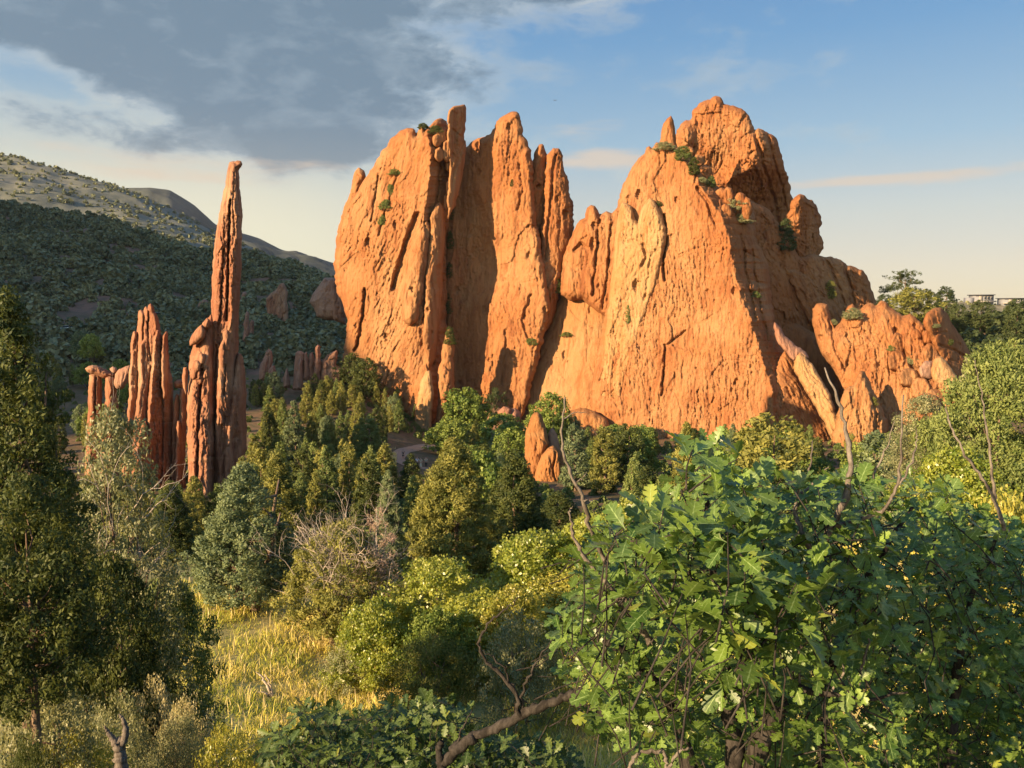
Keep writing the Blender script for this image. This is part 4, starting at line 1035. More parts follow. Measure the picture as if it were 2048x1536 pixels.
rs = np.random.default_rng(5)
P = s_hill(9000, rs)
soil = fbm(P[:, 0] / 38, P[:, 1] / 38, 1.1, 3)
P = P[(soil < 0.30) | (rs.random(len(P)) < 0.16)][:6800]
scatter_bushes('woodland', P, (1.8 + 5.6 * rs.random(len(P)) ** 1.9) * (1 + 0.0003 * P[:, 1]), 120, L_WOOD, 'dark scrub woodland covering the hillside behind the spires', 21)
P = s_mt(3200, rs); pn = fbm(P[:, 0] / 160, P[:, 1] / 160, 4.4, 3)
P = P[(pn > -0.05) | (rs.random(len(P)) < 0.35)]
scatter_bushes('woodland', P, rs.uniform(2.5, 7, len(P)), 24, L_WOOD, 'scattered dark trees dotting the dry mountain slope', 22)
P = s_rt(1100, rs)
scatter_bushes('woodland', P, rs.uniform(3.0, 6.5, len(P)), 90, L_PINE, 'dark woodland on the hillside at the far right', 23)
P = s_mesa(700, rs)
scatter_bushes('woodland', P, rs.uniform(1.2, 3.2, len(P)), 24, L_GREY, 'low scrub dotting the pale mesa', 24)
# undergrowth of low scrub under the valley junipers
n = 2600
pxs = rs.uniform(-50, 2150, n); ds = rs.uniform(40, 235, n)
X = (pxs - 1024) / F * ds; P = np.stack([X, ds, gz(X, ds) - 0.1], -1)
keep = ~((pxs > 772) & (pxs < 876) & (ds > 120) & (ds < 175))
P = P[keep]
scatter_bushes('undergrowth', P, rs.uniform(0.7, 2.0, len(P)), 170, L_JUN, 'low green undergrowth between the valley junipers', 25)

bpy.context.view_layer.update(); _dg = bpy.context.evaluated_depsgraph_get()
def hill_point(px, py):
    """hillside surface under a photo pixel (the woods are looked through)"""
    d = Vector(ray(px, py)).normalized(); org = Vector((0, 0, 0))
    for _ in range(400):
        ok, loc, nrm, idx, ob, mx = scn.ray_cast(_dg, org, d)
        if not ok: return None
        if ob.name.split('.')[0] in ('hill', 'mesa', 'ground') and loc.y > 120: return np.array(loc)
        org = loc + d * 0.05
    return None
# ============ pale rocks on the hillside between the spires and the fin
rock_solo('rock_outcrop', 'large pinkish outcrop on the hillside just left of the first fin', 'rock outcrop', (660, 620, 262), M_PINK,
          [slab([(619, 604), (624, 590), (634, 576), (645, 562), (648, 556), (656, 556), (668, 556), (676, 572), (688, 596), (694, 612), (690, 640), (650, 640), (634, 634), (628, 616)], 262, 0.1, 0.2, 4, 4, step=1.8, flute=0.8, lump=0.9, fl=(6, 2.2), lean=0.5),
           slab([(660, 560), (672, 553), (684, 575), (692, 606), (692, 650), (668, 640), (660, 600)], 260, 0.5, 0.2, 2.5, 2.2, step=1.8, flute=0.5, lump=0.7)])
FR = dict(step=1.2, rough=2.2, flute=0.5, lump=0.9, fine=0.25)
rock_solo('rock_outcrop', 'leaning pale rock above the junipers right of the tall spire', 'rock outcrop', (535, 745, 214), M_PINK,
          [slab([(518, 744), (521, 730), (530, 708), (537, 697), (544, 703), (545, 716), (543, 735), (546, 760), (518, 760)], 214, 0.2, 0.1, 2, 1.6, **FR),
           slab([(536, 742), (544, 731), (549, 731), (553, 745), (552, 762), (536, 762)], 212, 0.1, 0.1, 1.3, 1.0, **FR)])
rock('rock_outcrop', 'row of broken pink rock towers above the valley junipers', 'rock outcrop', (630, 765, 212),
     [('tower', M_PINK, slab([(591, 712), (595, 702), (603, 702), (608, 706), (606, 730), (604, 780), (586, 780), (588, 745)], 212, 0.2, 0.1, 1.8, 1.4, **FR), None),
      ('tower', M_PINK, slab([(598, 720), (601, 714), (605, 730), (606, 780), (592, 780), (594, 745)], 210.5, 0.2, 0.1, 1.2, 1.0, **FR), None),
      ('tower', M_PINK, slab([(608, 712), (612, 703), (616, 720), (617, 760), (606, 760)], 212, 0.2, 0.1, 1.2, 1.0, **FR), None),
      ('tower', M_PINK, slab([(619, 708), (626, 704), (628, 740), (632, 770), (616, 770)], 213, 0.3, 0.1, 1.3, 1.0, **FR), None),
      ('tower', M_PINK, slab([(631, 694), (636, 689), (641, 692), (641, 730), (642, 775), (628, 775), (630, 730)], 212, 0.3, 0.1, 1.5, 1.3, **FR), 'tallest square tower of the row'),
      ('wall', M_RED, slab([(642, 725), (652, 712), (664, 704), (674, 700), (672, 730), (682, 734), (696, 742), (690, 760), (690, 780), (642, 780)], 214, 0.3, 0.2, 2, 1.8, **FR), None)])
rock_solo('rock_outcrop', 'small pointed pink rock left of the broken rock towers', 'rock outcrop', (573, 762, 211), M_PINK,
          slab([(567, 764), (570, 745), (574, 735), (578, 748), (580, 775), (565, 775)], 211, 0.2, 0.1, 1.2, 1.0, **FR))
for (pts, d_, lab, mt) in [
        ([(489, 640), (493, 622), (498, 624), (498, 650), (496, 690), (490, 706), (486, 690), (489, 660)], 285, 'slim pale pillar close behind the tall spire', M_PINK),
        ([(499, 650), (503, 640), (508, 642), (507, 680), (504, 700), (498, 690)], 283, 'slim pinkish pillar second behind the tall spire', M_PINK),
        ([(480, 600), (484, 585), (490, 582), (497, 592), (498, 606), (490, 612), (480, 612)], 300, 'craggy block high beside the tall spire shaft', M_PINK),
        ([(394, 622), (398, 606), (408, 598), (418, 602), (420, 625), (410, 634), (398, 632)], 300, 'craggy grey block left of the tall spire shaft', M_PINK),
        ([(532, 600), (540, 588), (552, 580), (560, 568), (568, 566), (574, 580), (574, 600), (576, 640), (566, 660), (545, 655), (534, 640)], 310, 'reddish crag under trees on the hillside', M_RED),
        ([(540, 614), (546, 612), (545, 640), (543, 655), (538, 640)], 305, 'thin pale pillar below the reddish crag', M_PINK)]:
    cx_, yb_ = sum(p_[0] for p_ in pts) / len(pts), max(p_[1] for p_ in pts)
    hp = hill_point(cx_, yb_ - 4)
    d_ = hp[1] + 0.5 if hp is not None else d_
    rock_solo('rock_outcrop', lab, 'rock outcrop', (cx_, yb_, d_), mt, slab([(x_, y_ + (14 if y_ > yb_ - 10 else 0)) for x_, y_ in pts], d_, 0.3, 0.15, 2.4, 1.4, **FR))
# ------------------------------------------------------------------ trees
bpy.context.view_layer.update()
_dg = bpy.context.evaluated_depsgraph_get()
def hit(px, py):
    d = Vector(ray(px, py)).normalized()
    ok, loc, nrm, idx, ob, mx = scn.ray_cast(_dg, Vector((0, 0, 0)), d)
    return np.array(loc) if ok else None

def make_proto(seed, h, w, prof, ncl, nl, L, W, cr, kind='juniper', z0=0.06, lump=0.3, inner=0.22, r0=0.16, stems=1, nlimb=12, extra=None, puff=0.75, up=0.25):
    rs = np.random.default_rng(seed)
    C, out = crown_clumps(rs, ncl, prof, z0 * h, h * (1 - z0), w, lump, inner)
    if extra:
        for (ex, ey, eh, ew, en, ez) in extra:
            C2, o2 = crown_clumps(rs, en, prof, ez, eh - ez, ew, lump, inner, ex, ey)
            C = np.concatenate([C, C2]); out = np.concatenate([out, o2])
    V, tone = foliage(rs, C, out, cr, nl, L, W, puff, up)
    crown = quads_mesh('crown', V, tone)
    trunk = trunk_mesh(rs, h, r0, C, nlimb, stems=stems)
    trunk.materials.append(B_JUN)
    return dict(crown=crown, trunk=trunk, h=h, w=w)

def plant(name, label, cat, proto, px, d, top=None, h=None, wpx=None, w=None, mat=None, group=None, rot=0.0, z=None, x=None):
    """one tree standing at photo column px, distance d; its height from the photo row of its top"""
    x = float(slope_px(px, d)) if x is None else x
    zb = float(gz(x, d)) if z is None else z
    if h is None:
        h = float(ray(px, top)[2] * d) - zb
    w = wpx * d / F if w is None else w
    o = thing(name, label, cat, (x, d, zb), group)
    o.scale = (w / proto['w'], w / proto['w'], h / proto['h'])
    o.rotation_euler = (0, 0, rot)
    for pn in ('trunk', 'crown'):
        c = bpy.data.objects.new(pn, proto[pn]); COL.objects.link(c); c.parent = o
        if pn == 'crown':
            if not proto[pn].materials:
                proto[pn].materials.append(mat)
            c.material_slots[0].link = 'OBJECT'; c.material_slots[0].material = mat
    return o

rs4 = np.random.default_rng(44)
# mid-distance stock
P_CONE = [make_proto(100 + k, 7, 3.4, prof_cone, 190, 34, 0.26, 0.11, 0.34, lump=0.35) for k in range(3)]
P_COL = [make_proto(110 + k, 7, 2.7, prof_col, 180, 34, 0.26, 0.11, 0.34, lump=0.4) for k in range(3)]
P_EGG = [make_proto(120 + k, 6, 4.2, prof_egg, 200, 34, 0.27, 0.12, 0.42, lump=0.45) for k in range(2)]
P_OAK = [make_proto(130 + k, 6, 6.0, prof_dome, 230, 34, 0.30, 0.20, 0.55, z0=0.16, lump=0.5, stems=2, puff=0.3) for k in range(3)]
P_TIER = [make_proto(140, 9, 4.6, prof_tier, 260, 34, 0.28, 0.11, 0.32, lump=0.25)]

def juniper_pine(seed):
    rs = np.random.default_rng(seed)
    # flat-topped pine: a few big plates of needles on visible limbs
    C = []; out = []
    for k in range(15):
        zz = rs.uniform(3.2, 9.6); a = rs.random() * 6.283
        r = rs.uniform(0.4, 1.0) * (3.4 if zz < 7 else 2.0)
        c = np.array([math.cos(a) * r, math.sin(a) * r, zz])
        m = 12
        q = c + rs.normal(size=(m, 3)) * np.array([0.75, 0.75, 0.28])
        C.append(q); out.append(unit(np.stack([q[:, 0], q[:, 1], np.full(m, 2.5)], -1)))
    C = np.concatenate(C); out = np.concatenate(out)
    V, tone = foliage(rs, C, out, 0.42, 34, 0.34, 0.10, 0.6, 0.4)
    tr = trunk_mesh(rs, 10.5, 0.26, C, 24); tr.materials.append(B_JUN)
    return dict(crown=quads_mesh('crown', V, tone), trunk=tr, h=10, w=7)
P_PINE = [juniper_pine(151), juniper_pine(152)]

# ---------- key trees near the meadow, each its own shape
def hi(seed, h, w, prof, ncl=480, nl=80, L=0.12, W=0.055, cr=0.27, **k):
    return make_proto(seed, h, w, prof, ncl, nl, L, W, cr, **k)

k1 = hi(201, 6.0, 4.6, prof_cone, ncl=560, lump=0.45, stems=3, r0=0.20, nlimb=24, z0=0.10)
plant('juniper', 'broad blue-green juniper with low dark limbs at the back of the meadow', 'juniper', k1, 478, 31, top=930, wpx=245, mat=L_BLUE)
k1b = hi(202, 6.5, 3.2, prof_cone, ncl=520, lump=0.35)
plant('juniper', 'olive pointed juniper rising directly behind the broad blue-green juniper', 'juniper', k1b, 548, 37, top=908, wpx=150, mat=L_OLIVE)
k2 = hi(203, 4.6, 4.0, prof_egg, ncl=480, nl=58, lump=0.55, stems=3, r0=0.16, nlimb=26, z0=0.14, inner=0.3)
o2 = plant('juniper', 'half-dead juniper with silvery bare branches poking from its top', 'juniper', k2, 680, 28, top=1045, wpx=225, mat=L_OLIVE)
rs = np.random.default_rng(61)
mb = MB()
for k in range(64):
    a = rs.random() * 6.283; r = abs(rs.normal()) * 0.75
    twigs(mb, (math.cos(a) * r, math.sin(a) * r, rs.uniform(1.4, 3.6)), (math.cos(a) * 0.5, math.sin(a) * 0.5, 1.0), rs.uniform(0.9, 1.9), rs.uniform(0.011, 0.022), 2, rs, 0.20, 0.6, 5, (3, 5))
part('dead_branches', mb.mesh('dead_branches', [B_DEAD], smooth=True), o2)
C, out = crown_clumps(rs, 110, prof_egg, 1.6, 3.6, 1.6, 0.5, 0.4, 1.25, -0.2)
V, tone = foliage(rs, C, out, 0.22, 26, 0.11, 0.03)
me = quads_mesh('dead_needles', V, tone); me.materials.append(L_RUST)
part('dead_needles', me, o2)
mb = MB()
for k in range(26):
    zz = rs.uniform(0.8, 4.8); a = rs.random() * 6.283
    twigs(mb, (1.25, -0.2, zz), (math.cos(a), math.sin(a), 0.55), 0.25 + (5.2 - zz) * 0.24, 0.011, 1, rs, 0.2, 0.6)
mb.tube([(1.1, -0.1, 0), (1.2, -0.2, 2.5), (1.25, -0.2, 5.2)], [0.06, 0.04, 0.008], 6)
part('dead_stem', mb.mesh('dead_stem', [B_DEAD], smooth=True), o2)
k3 = hi(204, 7.0, 5.2, prof_cone, ncl=620, nl=84, lump=0.38, L=0.15, W=0.055, cr=0.3)
plant('juniper', 'tall olive cone-shaped juniper at the centre behind the oak thicket', 'juniper', k3, 908, 40, top=878, wpx=235, mat=L_OLIVE)
k3b = hi(205, 7.0, 4.4, prof_cone, ncl=560, nl=54, L=0.17, W=0.07, cr=0.34)
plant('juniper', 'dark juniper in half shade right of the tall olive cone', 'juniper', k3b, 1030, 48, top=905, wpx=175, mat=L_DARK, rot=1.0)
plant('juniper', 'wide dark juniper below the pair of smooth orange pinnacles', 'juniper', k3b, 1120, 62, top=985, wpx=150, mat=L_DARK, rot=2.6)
o5 = plant('juniper', 'bluish juniper with bare twigs standing behind the half-dead juniper', 'juniper', k1b, 772, 46, top=945, wpx=80, mat=L_BLUE, rot=2.0)
mb = MB(); rs = np.random.default_rng(63)
for k in range(16):
    zz = rs.uniform(2.5, 6.2); a = rs.random() * 6.283
    twigs(mb, (0, 0, zz), (math.cos(a), math.sin(a), 0.7), 0.5 + (6.6 - zz) * 0.3, 0.014, 1, rs, 0.2, 0.6)
part('dead_branches', mb.mesh('dead_branches', [B_DEAD], smooth=True), o5)
k4 = hi(206, 5.6, 3.0, prof_cone, ncl=640, nl=84, L=0.080, W=0.030, cr=0.19, lump=0.85, inner=0.42, nlimb=44, r0=0.13)
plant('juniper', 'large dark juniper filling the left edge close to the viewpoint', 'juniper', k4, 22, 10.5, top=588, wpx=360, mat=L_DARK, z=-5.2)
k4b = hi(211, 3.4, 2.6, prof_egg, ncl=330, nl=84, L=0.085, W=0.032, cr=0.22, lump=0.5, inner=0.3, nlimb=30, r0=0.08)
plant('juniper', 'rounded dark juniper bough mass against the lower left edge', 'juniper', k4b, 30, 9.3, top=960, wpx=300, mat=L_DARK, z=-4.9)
k5 = hi(207, 7.6, 4.2, prof_col, ncl=620, nl=52, L=0.11, W=0.045, cr=0.27, lump=0.55, inner=0.35, nlimb=40, r0=0.15)
o6 = plant('juniper', 'grey-green loose-crowned juniper just right of the big dark juniper', 'juniper', k5, 222, 16, top=822, wpx=275, mat=L_GREY)
mb = MB(); rs = np.random.default_rng(64)
for k in range(22):
    a = rs.random() * 6.283; zz = rs.uniform(2, 6)
    twigs(mb, (math.cos(a) * 0.3, math.sin(a) * 0.3, zz), (math.cos(a), math.sin(a), 0.5), rs.uniform(1.2, 2.0), 0.016, 2, rs, 0.25, 0.6)
part('dead_branches', mb.mesh('dead_branches', [B_DEAD], smooth=True), o6)
k6 = hi(208, 3.6, 3.4, prof_dome, ncl=420, nl=56, L=0.10, W=0.045, cr=0.25, lump=0.5, inner=0.3, stems=3, r0=0.09, nlimb=24, z0=0.12)
plant('juniper', 'low spreading dark shrub-like juniper at the left edge of the meadow', 'juniper', k6, 312, 18, top=1165, wpx=215, mat=L_JUN)
plant('juniper', 'drooping dark juniper bush below the grey-green juniper', 'juniper', k6, 190, 14.5, top=1130, wpx=260, mat=L_DARK, rot=2.2)
plant('juniper', 'dark green juniper behind the grey-green one, left of the meadow', 'juniper', k1b, 330, 44, top=965, wpx=110, mat=L_DARK, rot=0.5)

# right-hand key trees
plant('juniper', 'large rounded green juniper at the right edge below the ridge', 'juniper', hi(209, 7.0, 5.6, prof_egg, ncl=800, nl=60, L=0.15, W=0.06, cr=0.36, lump=0.45), 2010, 44, top=690, wpx=265, mat=L_JUN)
plant('juniper', 'open-crowned grey-green juniper in front of the right ridge', 'juniper', k5, 1850, 50, top=792, wpx=175, mat=L_GREY, rot=1.3)
plant('pine_tree', 'small slender pale pine by the shaded boulder', 'pine', P_COL[0], 1938, 95, top=722, wpx=52, mat=L_GREY)
plant('juniper', 'round olive juniper at the foot of the broad orange pinnacle', 'juniper', P_EGG[0], 1548, 78, top=828, wpx=185, mat=L_OLIVE)
plant('juniper', 'bluish juniper just left of the open-crowned grey-green juniper', 'juniper', P_COL[1], 1765, 60, top=860, wpx=110, mat=L_BLUE)
plant('juniper', 'dark narrow juniper right of the broad pinnacle foot', 'juniper', P_CONE[0], 1716, 80, top=905, wpx=60, mat=L_DARK)
plant('spruce_tree', 'yellow-green spruce behind the top of the large oak thicket', 'spruce', hi(210, 5, 3.6, prof_tier, ncl=520, nl=50, L=0.12, W=0.035, cr=0.2, lump=0.3), 1375, 30, top=846, wpx=170, mat=L_OLIVE)
plant('juniper', 'small bluish cone juniper against the cliff foot at centre right', 'juniper', P_CONE[2], 1470, 105, top=850, wpx=46, mat=L_BLUE)

# ---------- trees on the skyline at the right
plant('pine_tree', 'tall dark flat-topped pine on the skyline right of the ridge', 'pine', P_PINE[0], 1804, 262, top=541, h=None, wpx=78, mat=L_PINE, z=float(at(1804, 640, 262)[2]))
plant('pine_tree', 'sunlit yellow-green pine below the flat-topped skyline pine', 'pine', P_EGG[1], 1822, 212, top=574, wpx=92, mat=L_OLIVE, z=float(at(1822, 655, 212)[2]))
plant('pine_tree', 'small dark skyline pine just right of the yellow-green pine', 'pine', P_PINE[1], 1856, 266, top=577, wpx=34, mat=L_PINE, z=float(at(1856, 640, 266)[2]))
plant('pine_tree', 'dark bushy skyline pine with ragged top, rightmost of the three', 'pine', P_COL[2], 1887, 256, top=572, wpx=46, mat=L_PINE, z=float(at(1887, 640, 256)[2]))
for (px, py0, top, wp, lab) in [(1765, 618, 588, 34, 'low dark bush on the skyline between ridge and flat-topped pine'), (1912, 668, 606, 40, 'dark juniper standing out below the pale mesa, left of two'),
                                (1958, 660, 600, 52, 'dark juniper standing out directly below the flat-roofed house'), (2030, 690, 598, 60, 'dark juniper below the right-hand house')]:
    plant('juniper', lab, 'juniper', P_EGG[0], px, 232, top=top, wpx=wp, mat=L_PINE, z=float(at(px, py0, 232)[2]))

# ---------- bright oak thickets at the meadow edge
def bush_proto(seed, h, w, ncl=420, nl=58, L=0.10, W=0.062, cr=0.30, prof=prof_dome, **k):
    return make_proto(seed, h, w, prof, ncl, nl, L, W, cr, z0=0.10, lump=0.5, inner=0.3, stems=4, r0=0.05, nlimb=24, puff=0.25, up=0.35, **k)
P_BUSH = [bush_proto(301, 3.2, 3.2), bush_proto(302, 3.2, 3.4), bush_proto(303, 2.8, 3.4, ncl=360)]
P_WISP = [bush_proto(304, 2.4, 2.8, ncl=300, nl=60, L=0.075, W=0.025, cr=0.28), bush_proto(305, 2.2, 2.6, ncl=220, nl=46, L=0.07, W=0.034, cr=0.22)]
for k, (px, top, d, wp, kind, mat, lab) in enumerate([
        (735, 1205, 25, 165, 0, L_OAK, 'leafy oak bush at the left end of the bright thicket'),
        (865, 1125, 27, 235, 1, L_OAK, 'large bright oak bush in front of the tall olive cone juniper'),
        (955, 1200, 25.5, 230, 2, L_OAK, 'mid-green oak bush in the middle of the bright thicket'),
        (1075, 1075, 29, 250, 1, L_OAK, 'bright oak bush climbing right behind the thicket middle'),
        (1195, 1035, 30, 220, 0, L_OAK, 'topmost bright oak bush of the thicket, beside the bare forked stem'),
        (1150, 1150, 27, 250, 0, L_OAKY, 'yellowish oak bush in the right half of the thicket'),
        (1025, 1180, 24.5, 170, 1, L_OAKY, 'pale yellow-green oak bush low in the thicket centre'),
        (1290, 1000, 27, 220, 2, L_OAK, 'oak bush partly hidden behind the dark foreground oak'),
        (2030, 1010, 17, 240, 1, L_OAKY, 'sunlit oak bush at the right edge behind the foreground oak'),
        (1930, 900, 30, 220, 0, L_OAK, 'oak bush under the large rounded green juniper'),
        (870, 1225, 24, 140, 2, L_OAKG, 'rich green small oak bush at the thicket front')]):
    plant('oak_bush', lab, 'oak bush', P_BUSH[kind], px, d, top=top, wpx=wp, mat=mat, rot=k * 1.1, group='bright oak bushes beside the meadow')
for k, (px, top, d, wp, kind, mat, lab) in enumerate([
        (850, 1275, 22.4, 190, 0, L_OLIVE, 'wispy olive shrub with fanned stems at the meadow edge'),
        (1040, 1228, 20.8, 180, 1, L_GREY, 'wispy greyish shrub right of the olive fanned shrub'),
        (680, 1285, 24.5, 110, 1, L_GREY, 'small grey-green shrub at the left foot of the thicket'),
        (1190, 1270, 21, 200, 1, L_OAKY, 'straggly yellow-green shrub behind the curved dark branch'),
        (75, 1395, 13, 230, 1, L_GREY, 'dull grey-green shrub in the lower left corner'),
        (275, 1365, 14, 135, 1, L_SAGE, 'pale cream-leaved shrub with two upright sprays at lower left'),
        (180, 1440, 11.5, 190, 0, L_GREY, 'grey-green shrub behind the forked dead stump'),
        (120, 1475, 9.8, 250, 1, L_OAKY, 'bright yellow-green shrub along the bottom left edge'),
        (430, 1455, 12, 180, 1, L_OAKY, 'yellow-green shrub at the bottom, right of the stump'),
        (560, 1455, 10.5, 210, 1, L_OAKY, 'yellow-green shrub beside the dark low oak at the bottom'),
        (330, 1440, 12.5, 130, 0, L_GREY, 'thin dry shrub between stump and grass'),
        (40, 1378, 9.6, 240, 1, L_GREY, 'grey-green shrub at the left edge under the dark juniper boughs'),
        (205, 1395, 12.5, 150, 1, L_GREY, 'soft grey shrub between the dark juniper and the pale cream shrub'),
        (345, 1405, 13.5, 150, 1, L_SAGE, 'second pale shrub, right of the one with upright sprays'),
        (500, 1490, 10.0, 170, 1, L_OAKY, 'low bright yellow-green shrub at the bottom between stump and dark oak'),
        (10, 1480, 8.0, 120, 0, L_DARK, 'dark shrub tip in the bottom left corner')]):
    plant('shrub', lab, 'shrub', P_WISP[kind], px, d, top=top, wpx=wp, mat=mat, rot=k * 0.9, group='shrubs around the meadow')

# ---------- the valley junipers, one by one
placed = []
zones = {}
ORD = ['', 'first', 'second', 'third', 'fourth', 'fifth', 'sixth', 'seventh', 'eighth', 'ninth', 'tenth', 'eleventh', 'twelfth', 'thirteenth', 'fourteenth', 'fifteenth', 'sixteenth',
       'seventeenth', 'eighteenth', 'nineteenth', 'twentieth', 'twenty-first', 'twenty-second', 'twenty-third', 'twenty-fourth', 'twenty-fifth', 'twenty-sixth', 'twenty-seventh', 'twenty-eighth']
def grow(zone, n, pxr, dr, toplim, kinds, hr, group, avoid=(), tries=60):
    for _ in range(n):
        for _t in range(tries):
            px = rs4.uniform(*pxr); d = rs4.uniform(math.sqrt(dr[0]), math.sqrt(dr[1])) ** 2
            adj, protos, mat, wr, name, sc = kinds[rs4.choice(len(kinds), p=[k[5] / sum(v[5] for v in kinds) for k in kinds])][:6]
            h = rs4.uniform(*hr); w_ = h * rs4.uniform(*wr)
            x = slope_px(px, d); zb = float(gz(x, d))
            top = float(horizon_py(zb + h, d)); base = float(horizon_py(zb, d)); hw = w_ / d * F / 2
            if top < toplim(px, d):
                continue
            bad = False
            for (x0, x1, y0, y1, dm) in avoid:
                if d < dm and px + hw > x0 and px - hw < x1 and top < y1 and base > y0:
                    bad = True
            for (qx, qd, qw) in placed:
                if math.hypot(x - qx, (d - qd) * 0.8) < (w_ + qw) * 0.36:
                    bad = True; break
            if not bad:
                break
        else:
            continue
        placed.append((x, d, w_))
        pr = protos[rs4.integers(len(protos))]
        o = plant(name, 'x', 'juniper' if name == 'juniper' else 'tree', pr, px, d, h=h, w=w_, mat=mat, group=group, rot=rs4.uniform(0, 6.28))
        zones.setdefault((adj, zone), []).append((px, o))

PATHWIN = (768, 874, 886, 948, 158)
ROCKM = (1046, 1134, 822, 978, 119)
CREAM = (828, 912, 735, 855, 206)
J_KINDS = [('pointed green', P_CONE, L_JUN, (0.42, 0.54), 'juniper', 0.30), ('slender dark', P_COL, L_DARK, (0.34, 0.44), 'juniper', 0.14), ('slender olive', P_COL, L_OLIVE, (0.34, 0.46), 'juniper', 0.22),
           ('bushy blue-green', P_EGG, L_BLUE, (0.50, 0.64), 'juniper', 0.12), ('pointed olive', P_CONE, L_OLIVE, (0.42, 0.55), 'juniper', 0.22)]
O_KINDS = J_KINDS[:3] + [('bushy blue-green', P_EGG, L_BLUE, (0.55, 0.7), 'juniper', 0.14), ('broad leafy green', P_OAK, L_OAKG, (0.85, 1.15), 'oak_tree', 0.26)]
# a few placed by hand
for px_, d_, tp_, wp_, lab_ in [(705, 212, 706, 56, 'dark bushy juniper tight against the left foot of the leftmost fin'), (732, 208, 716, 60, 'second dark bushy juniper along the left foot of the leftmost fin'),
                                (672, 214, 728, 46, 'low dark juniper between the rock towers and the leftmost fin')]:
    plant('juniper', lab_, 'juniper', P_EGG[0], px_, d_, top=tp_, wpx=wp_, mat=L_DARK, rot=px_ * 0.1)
    placed.append((slope_px(px_, d_), d_, 7))
plant('spruce_tree', 'layered blue-green spruce standing among the valley junipers below the pale rocks', 'spruce', P_TIER[0], 585, 128, top=803, wpx=78, mat=L_BLUE)
plant('juniper', 'narrow juniper left of the path, standing in dry grass', 'juniper', P_COL[0], 738, 122, top=836, wpx=54, mat=L_JUN)
plant('juniper', 'olive pointed juniper directly left of the paved path', 'juniper', P_CONE[1], 766, 104, top=885, wpx=66, mat=L_OLIVE)
plant('juniper', 'dark pointed juniper in front of the people on the path', 'juniper', P_CONE[0], 819, 96, top=908, wpx=62, mat=L_DARK)
plant('oak_tree', 'leafy green oak directly right of the path', 'tree', P_OAK[0], 900, 158, top=838, wpx=92, mat=L_OAKG)
plant('oak_tree', 'tallest leafy tree below the curved shadow of the second fin', 'tree', P_OAK[1], 930, 176, top=778, wpx=105, mat=L_OAKG, rot=1.0)
plant('oak_tree', 'bright leafy tree left of the smooth orange pinnacles', 'tree', P_OAK[2], 1005, 150, top=832, wpx=120, mat=L_OAKG)
plant('pine_tree', 'small dark pine against the foot of the second fin', 'pine', P_PINE[1], 990, 190, top=768, wpx=52, mat=L_PINE)
plant('oak_tree', 'bright green leafy tree on the ledge behind the smooth pinnacles', 'tree', P_OAK[0], 1100, 176, top=788, wpx=90, mat=L_OAKG, rot=2)
plant('juniper', 'bluish column juniper just right of the smooth orange pinnacles', 'juniper', P_COL[1], 1152, 104, top=846, wpx=58, mat=L_BLUE)
plant('juniper', 'dark rounded juniper third right of the smooth orange pinnacles', 'juniper', P_EGG[0], 1258, 112, top=848, wpx=78, mat=L_DARK)
plant('juniper', 'olive column juniper second right of the smooth orange pinnacles', 'juniper', P_COL[2], 1212, 100, top=850, wpx=66, mat=L_OLIVE)
for px, d, w_ in [(585, 128, 6), (738, 122, 4), (766, 104, 4), (819, 96, 4), (900, 158, 9), (930, 176, 11), (1005, 150, 11), (1152, 104, 4), (1212, 100, 4), (1258, 112, 5), (908, 40, 6), (480, 31, 5), (548, 37, 4), (1030, 48, 5), (772, 46, 3)]:
    placed.append((slope_px(px, d), d, w_))
grow('on the slope below the leftmost fin', 62, (490, 850), (118, 214), lambda px, d: 742 + max(0, (px - 640)) * 0.05, J_KINDS, (5.0, 8.0), 'junipers on the slope below the leftmost fin', (PATHWIN, CREAM))
grow('between the path and the red spires', 34, (480, 850), (62, 116), lambda px, d: 860, J_KINDS, (4.5, 7.5), 'junipers between the path and the red spires', (PATHWIN,))
grow('in front of the second fin', 30, (850, 1180), (66, 196), lambda px, d: 808 if d > 120 else 880, O_KINDS, (4.5, 7.5), 'trees in front of the second fin', (PATHWIN, ROCKM, CREAM))
grow('along the foot of the pitted cliff', 46, (1130, 1660), (62, 180), lambda px, d: 848, O_KINDS, (4.5, 7.5), 'trees along the foot of the pitted cliff', (ROCKM, (1655, 1780, 740, 905, 175)))
grow('below the sunlit right ridge', 22, (1640, 2080), (52, 160), lambda px, d: 862 if px < 1790 else 812, O_KINDS, (4.5, 7.0), 'trees below the sunlit right ridge')
grow('at the feet of the red spires', 16, (215, 505), (56, 98), lambda px, d: 948, J_KINDS, (3.5, 6.5), 'junipers at the feet of the red spires')
grow('on the lower hillside left of the spires', 20, (60, 260), (125, 225), lambda px, d: 700, O_KINDS, (5, 8), 'trees on the lower hillside left of the spires')
for (adj, zone), lst in zones.items():
    lst.sort(key=lambda v: v[0])
    noun = 'tree' if 'leafy' in adj else 'juniper'
    for k, (px, o) in enumerate(lst):
        if len(lst) == 1:
            o['label'] = f'only {adj} {noun} {zone}'
        elif k == len(lst) - 1:
            o['label'] = f'rightmost {adj} {noun} {zone}'
        elif k == 0:
            o['label'] = f'leftmost {adj} {noun} {zone}'
        else:
            o['label'] = f'{adj} {noun} {zone}, {ORD[k + 1]} from left'
# two hillside trees that stand out
plant('oak_tree', 'fresh green rounded tree alone among darker scrub left of the spires', 'tree', P_OAK[1], 182, 250, top=668, wpx=42, mat=L_OAK, z=float(at(182, 722, 250)[2]))
plant('juniper', 'blue-green pointed tree beside the fresh green hillside tree', 'juniper', P_EGG[1], 160, 255, top=662, wpx=34, mat=L_BLUE, z=float(at(160, 722, 255)[2]))

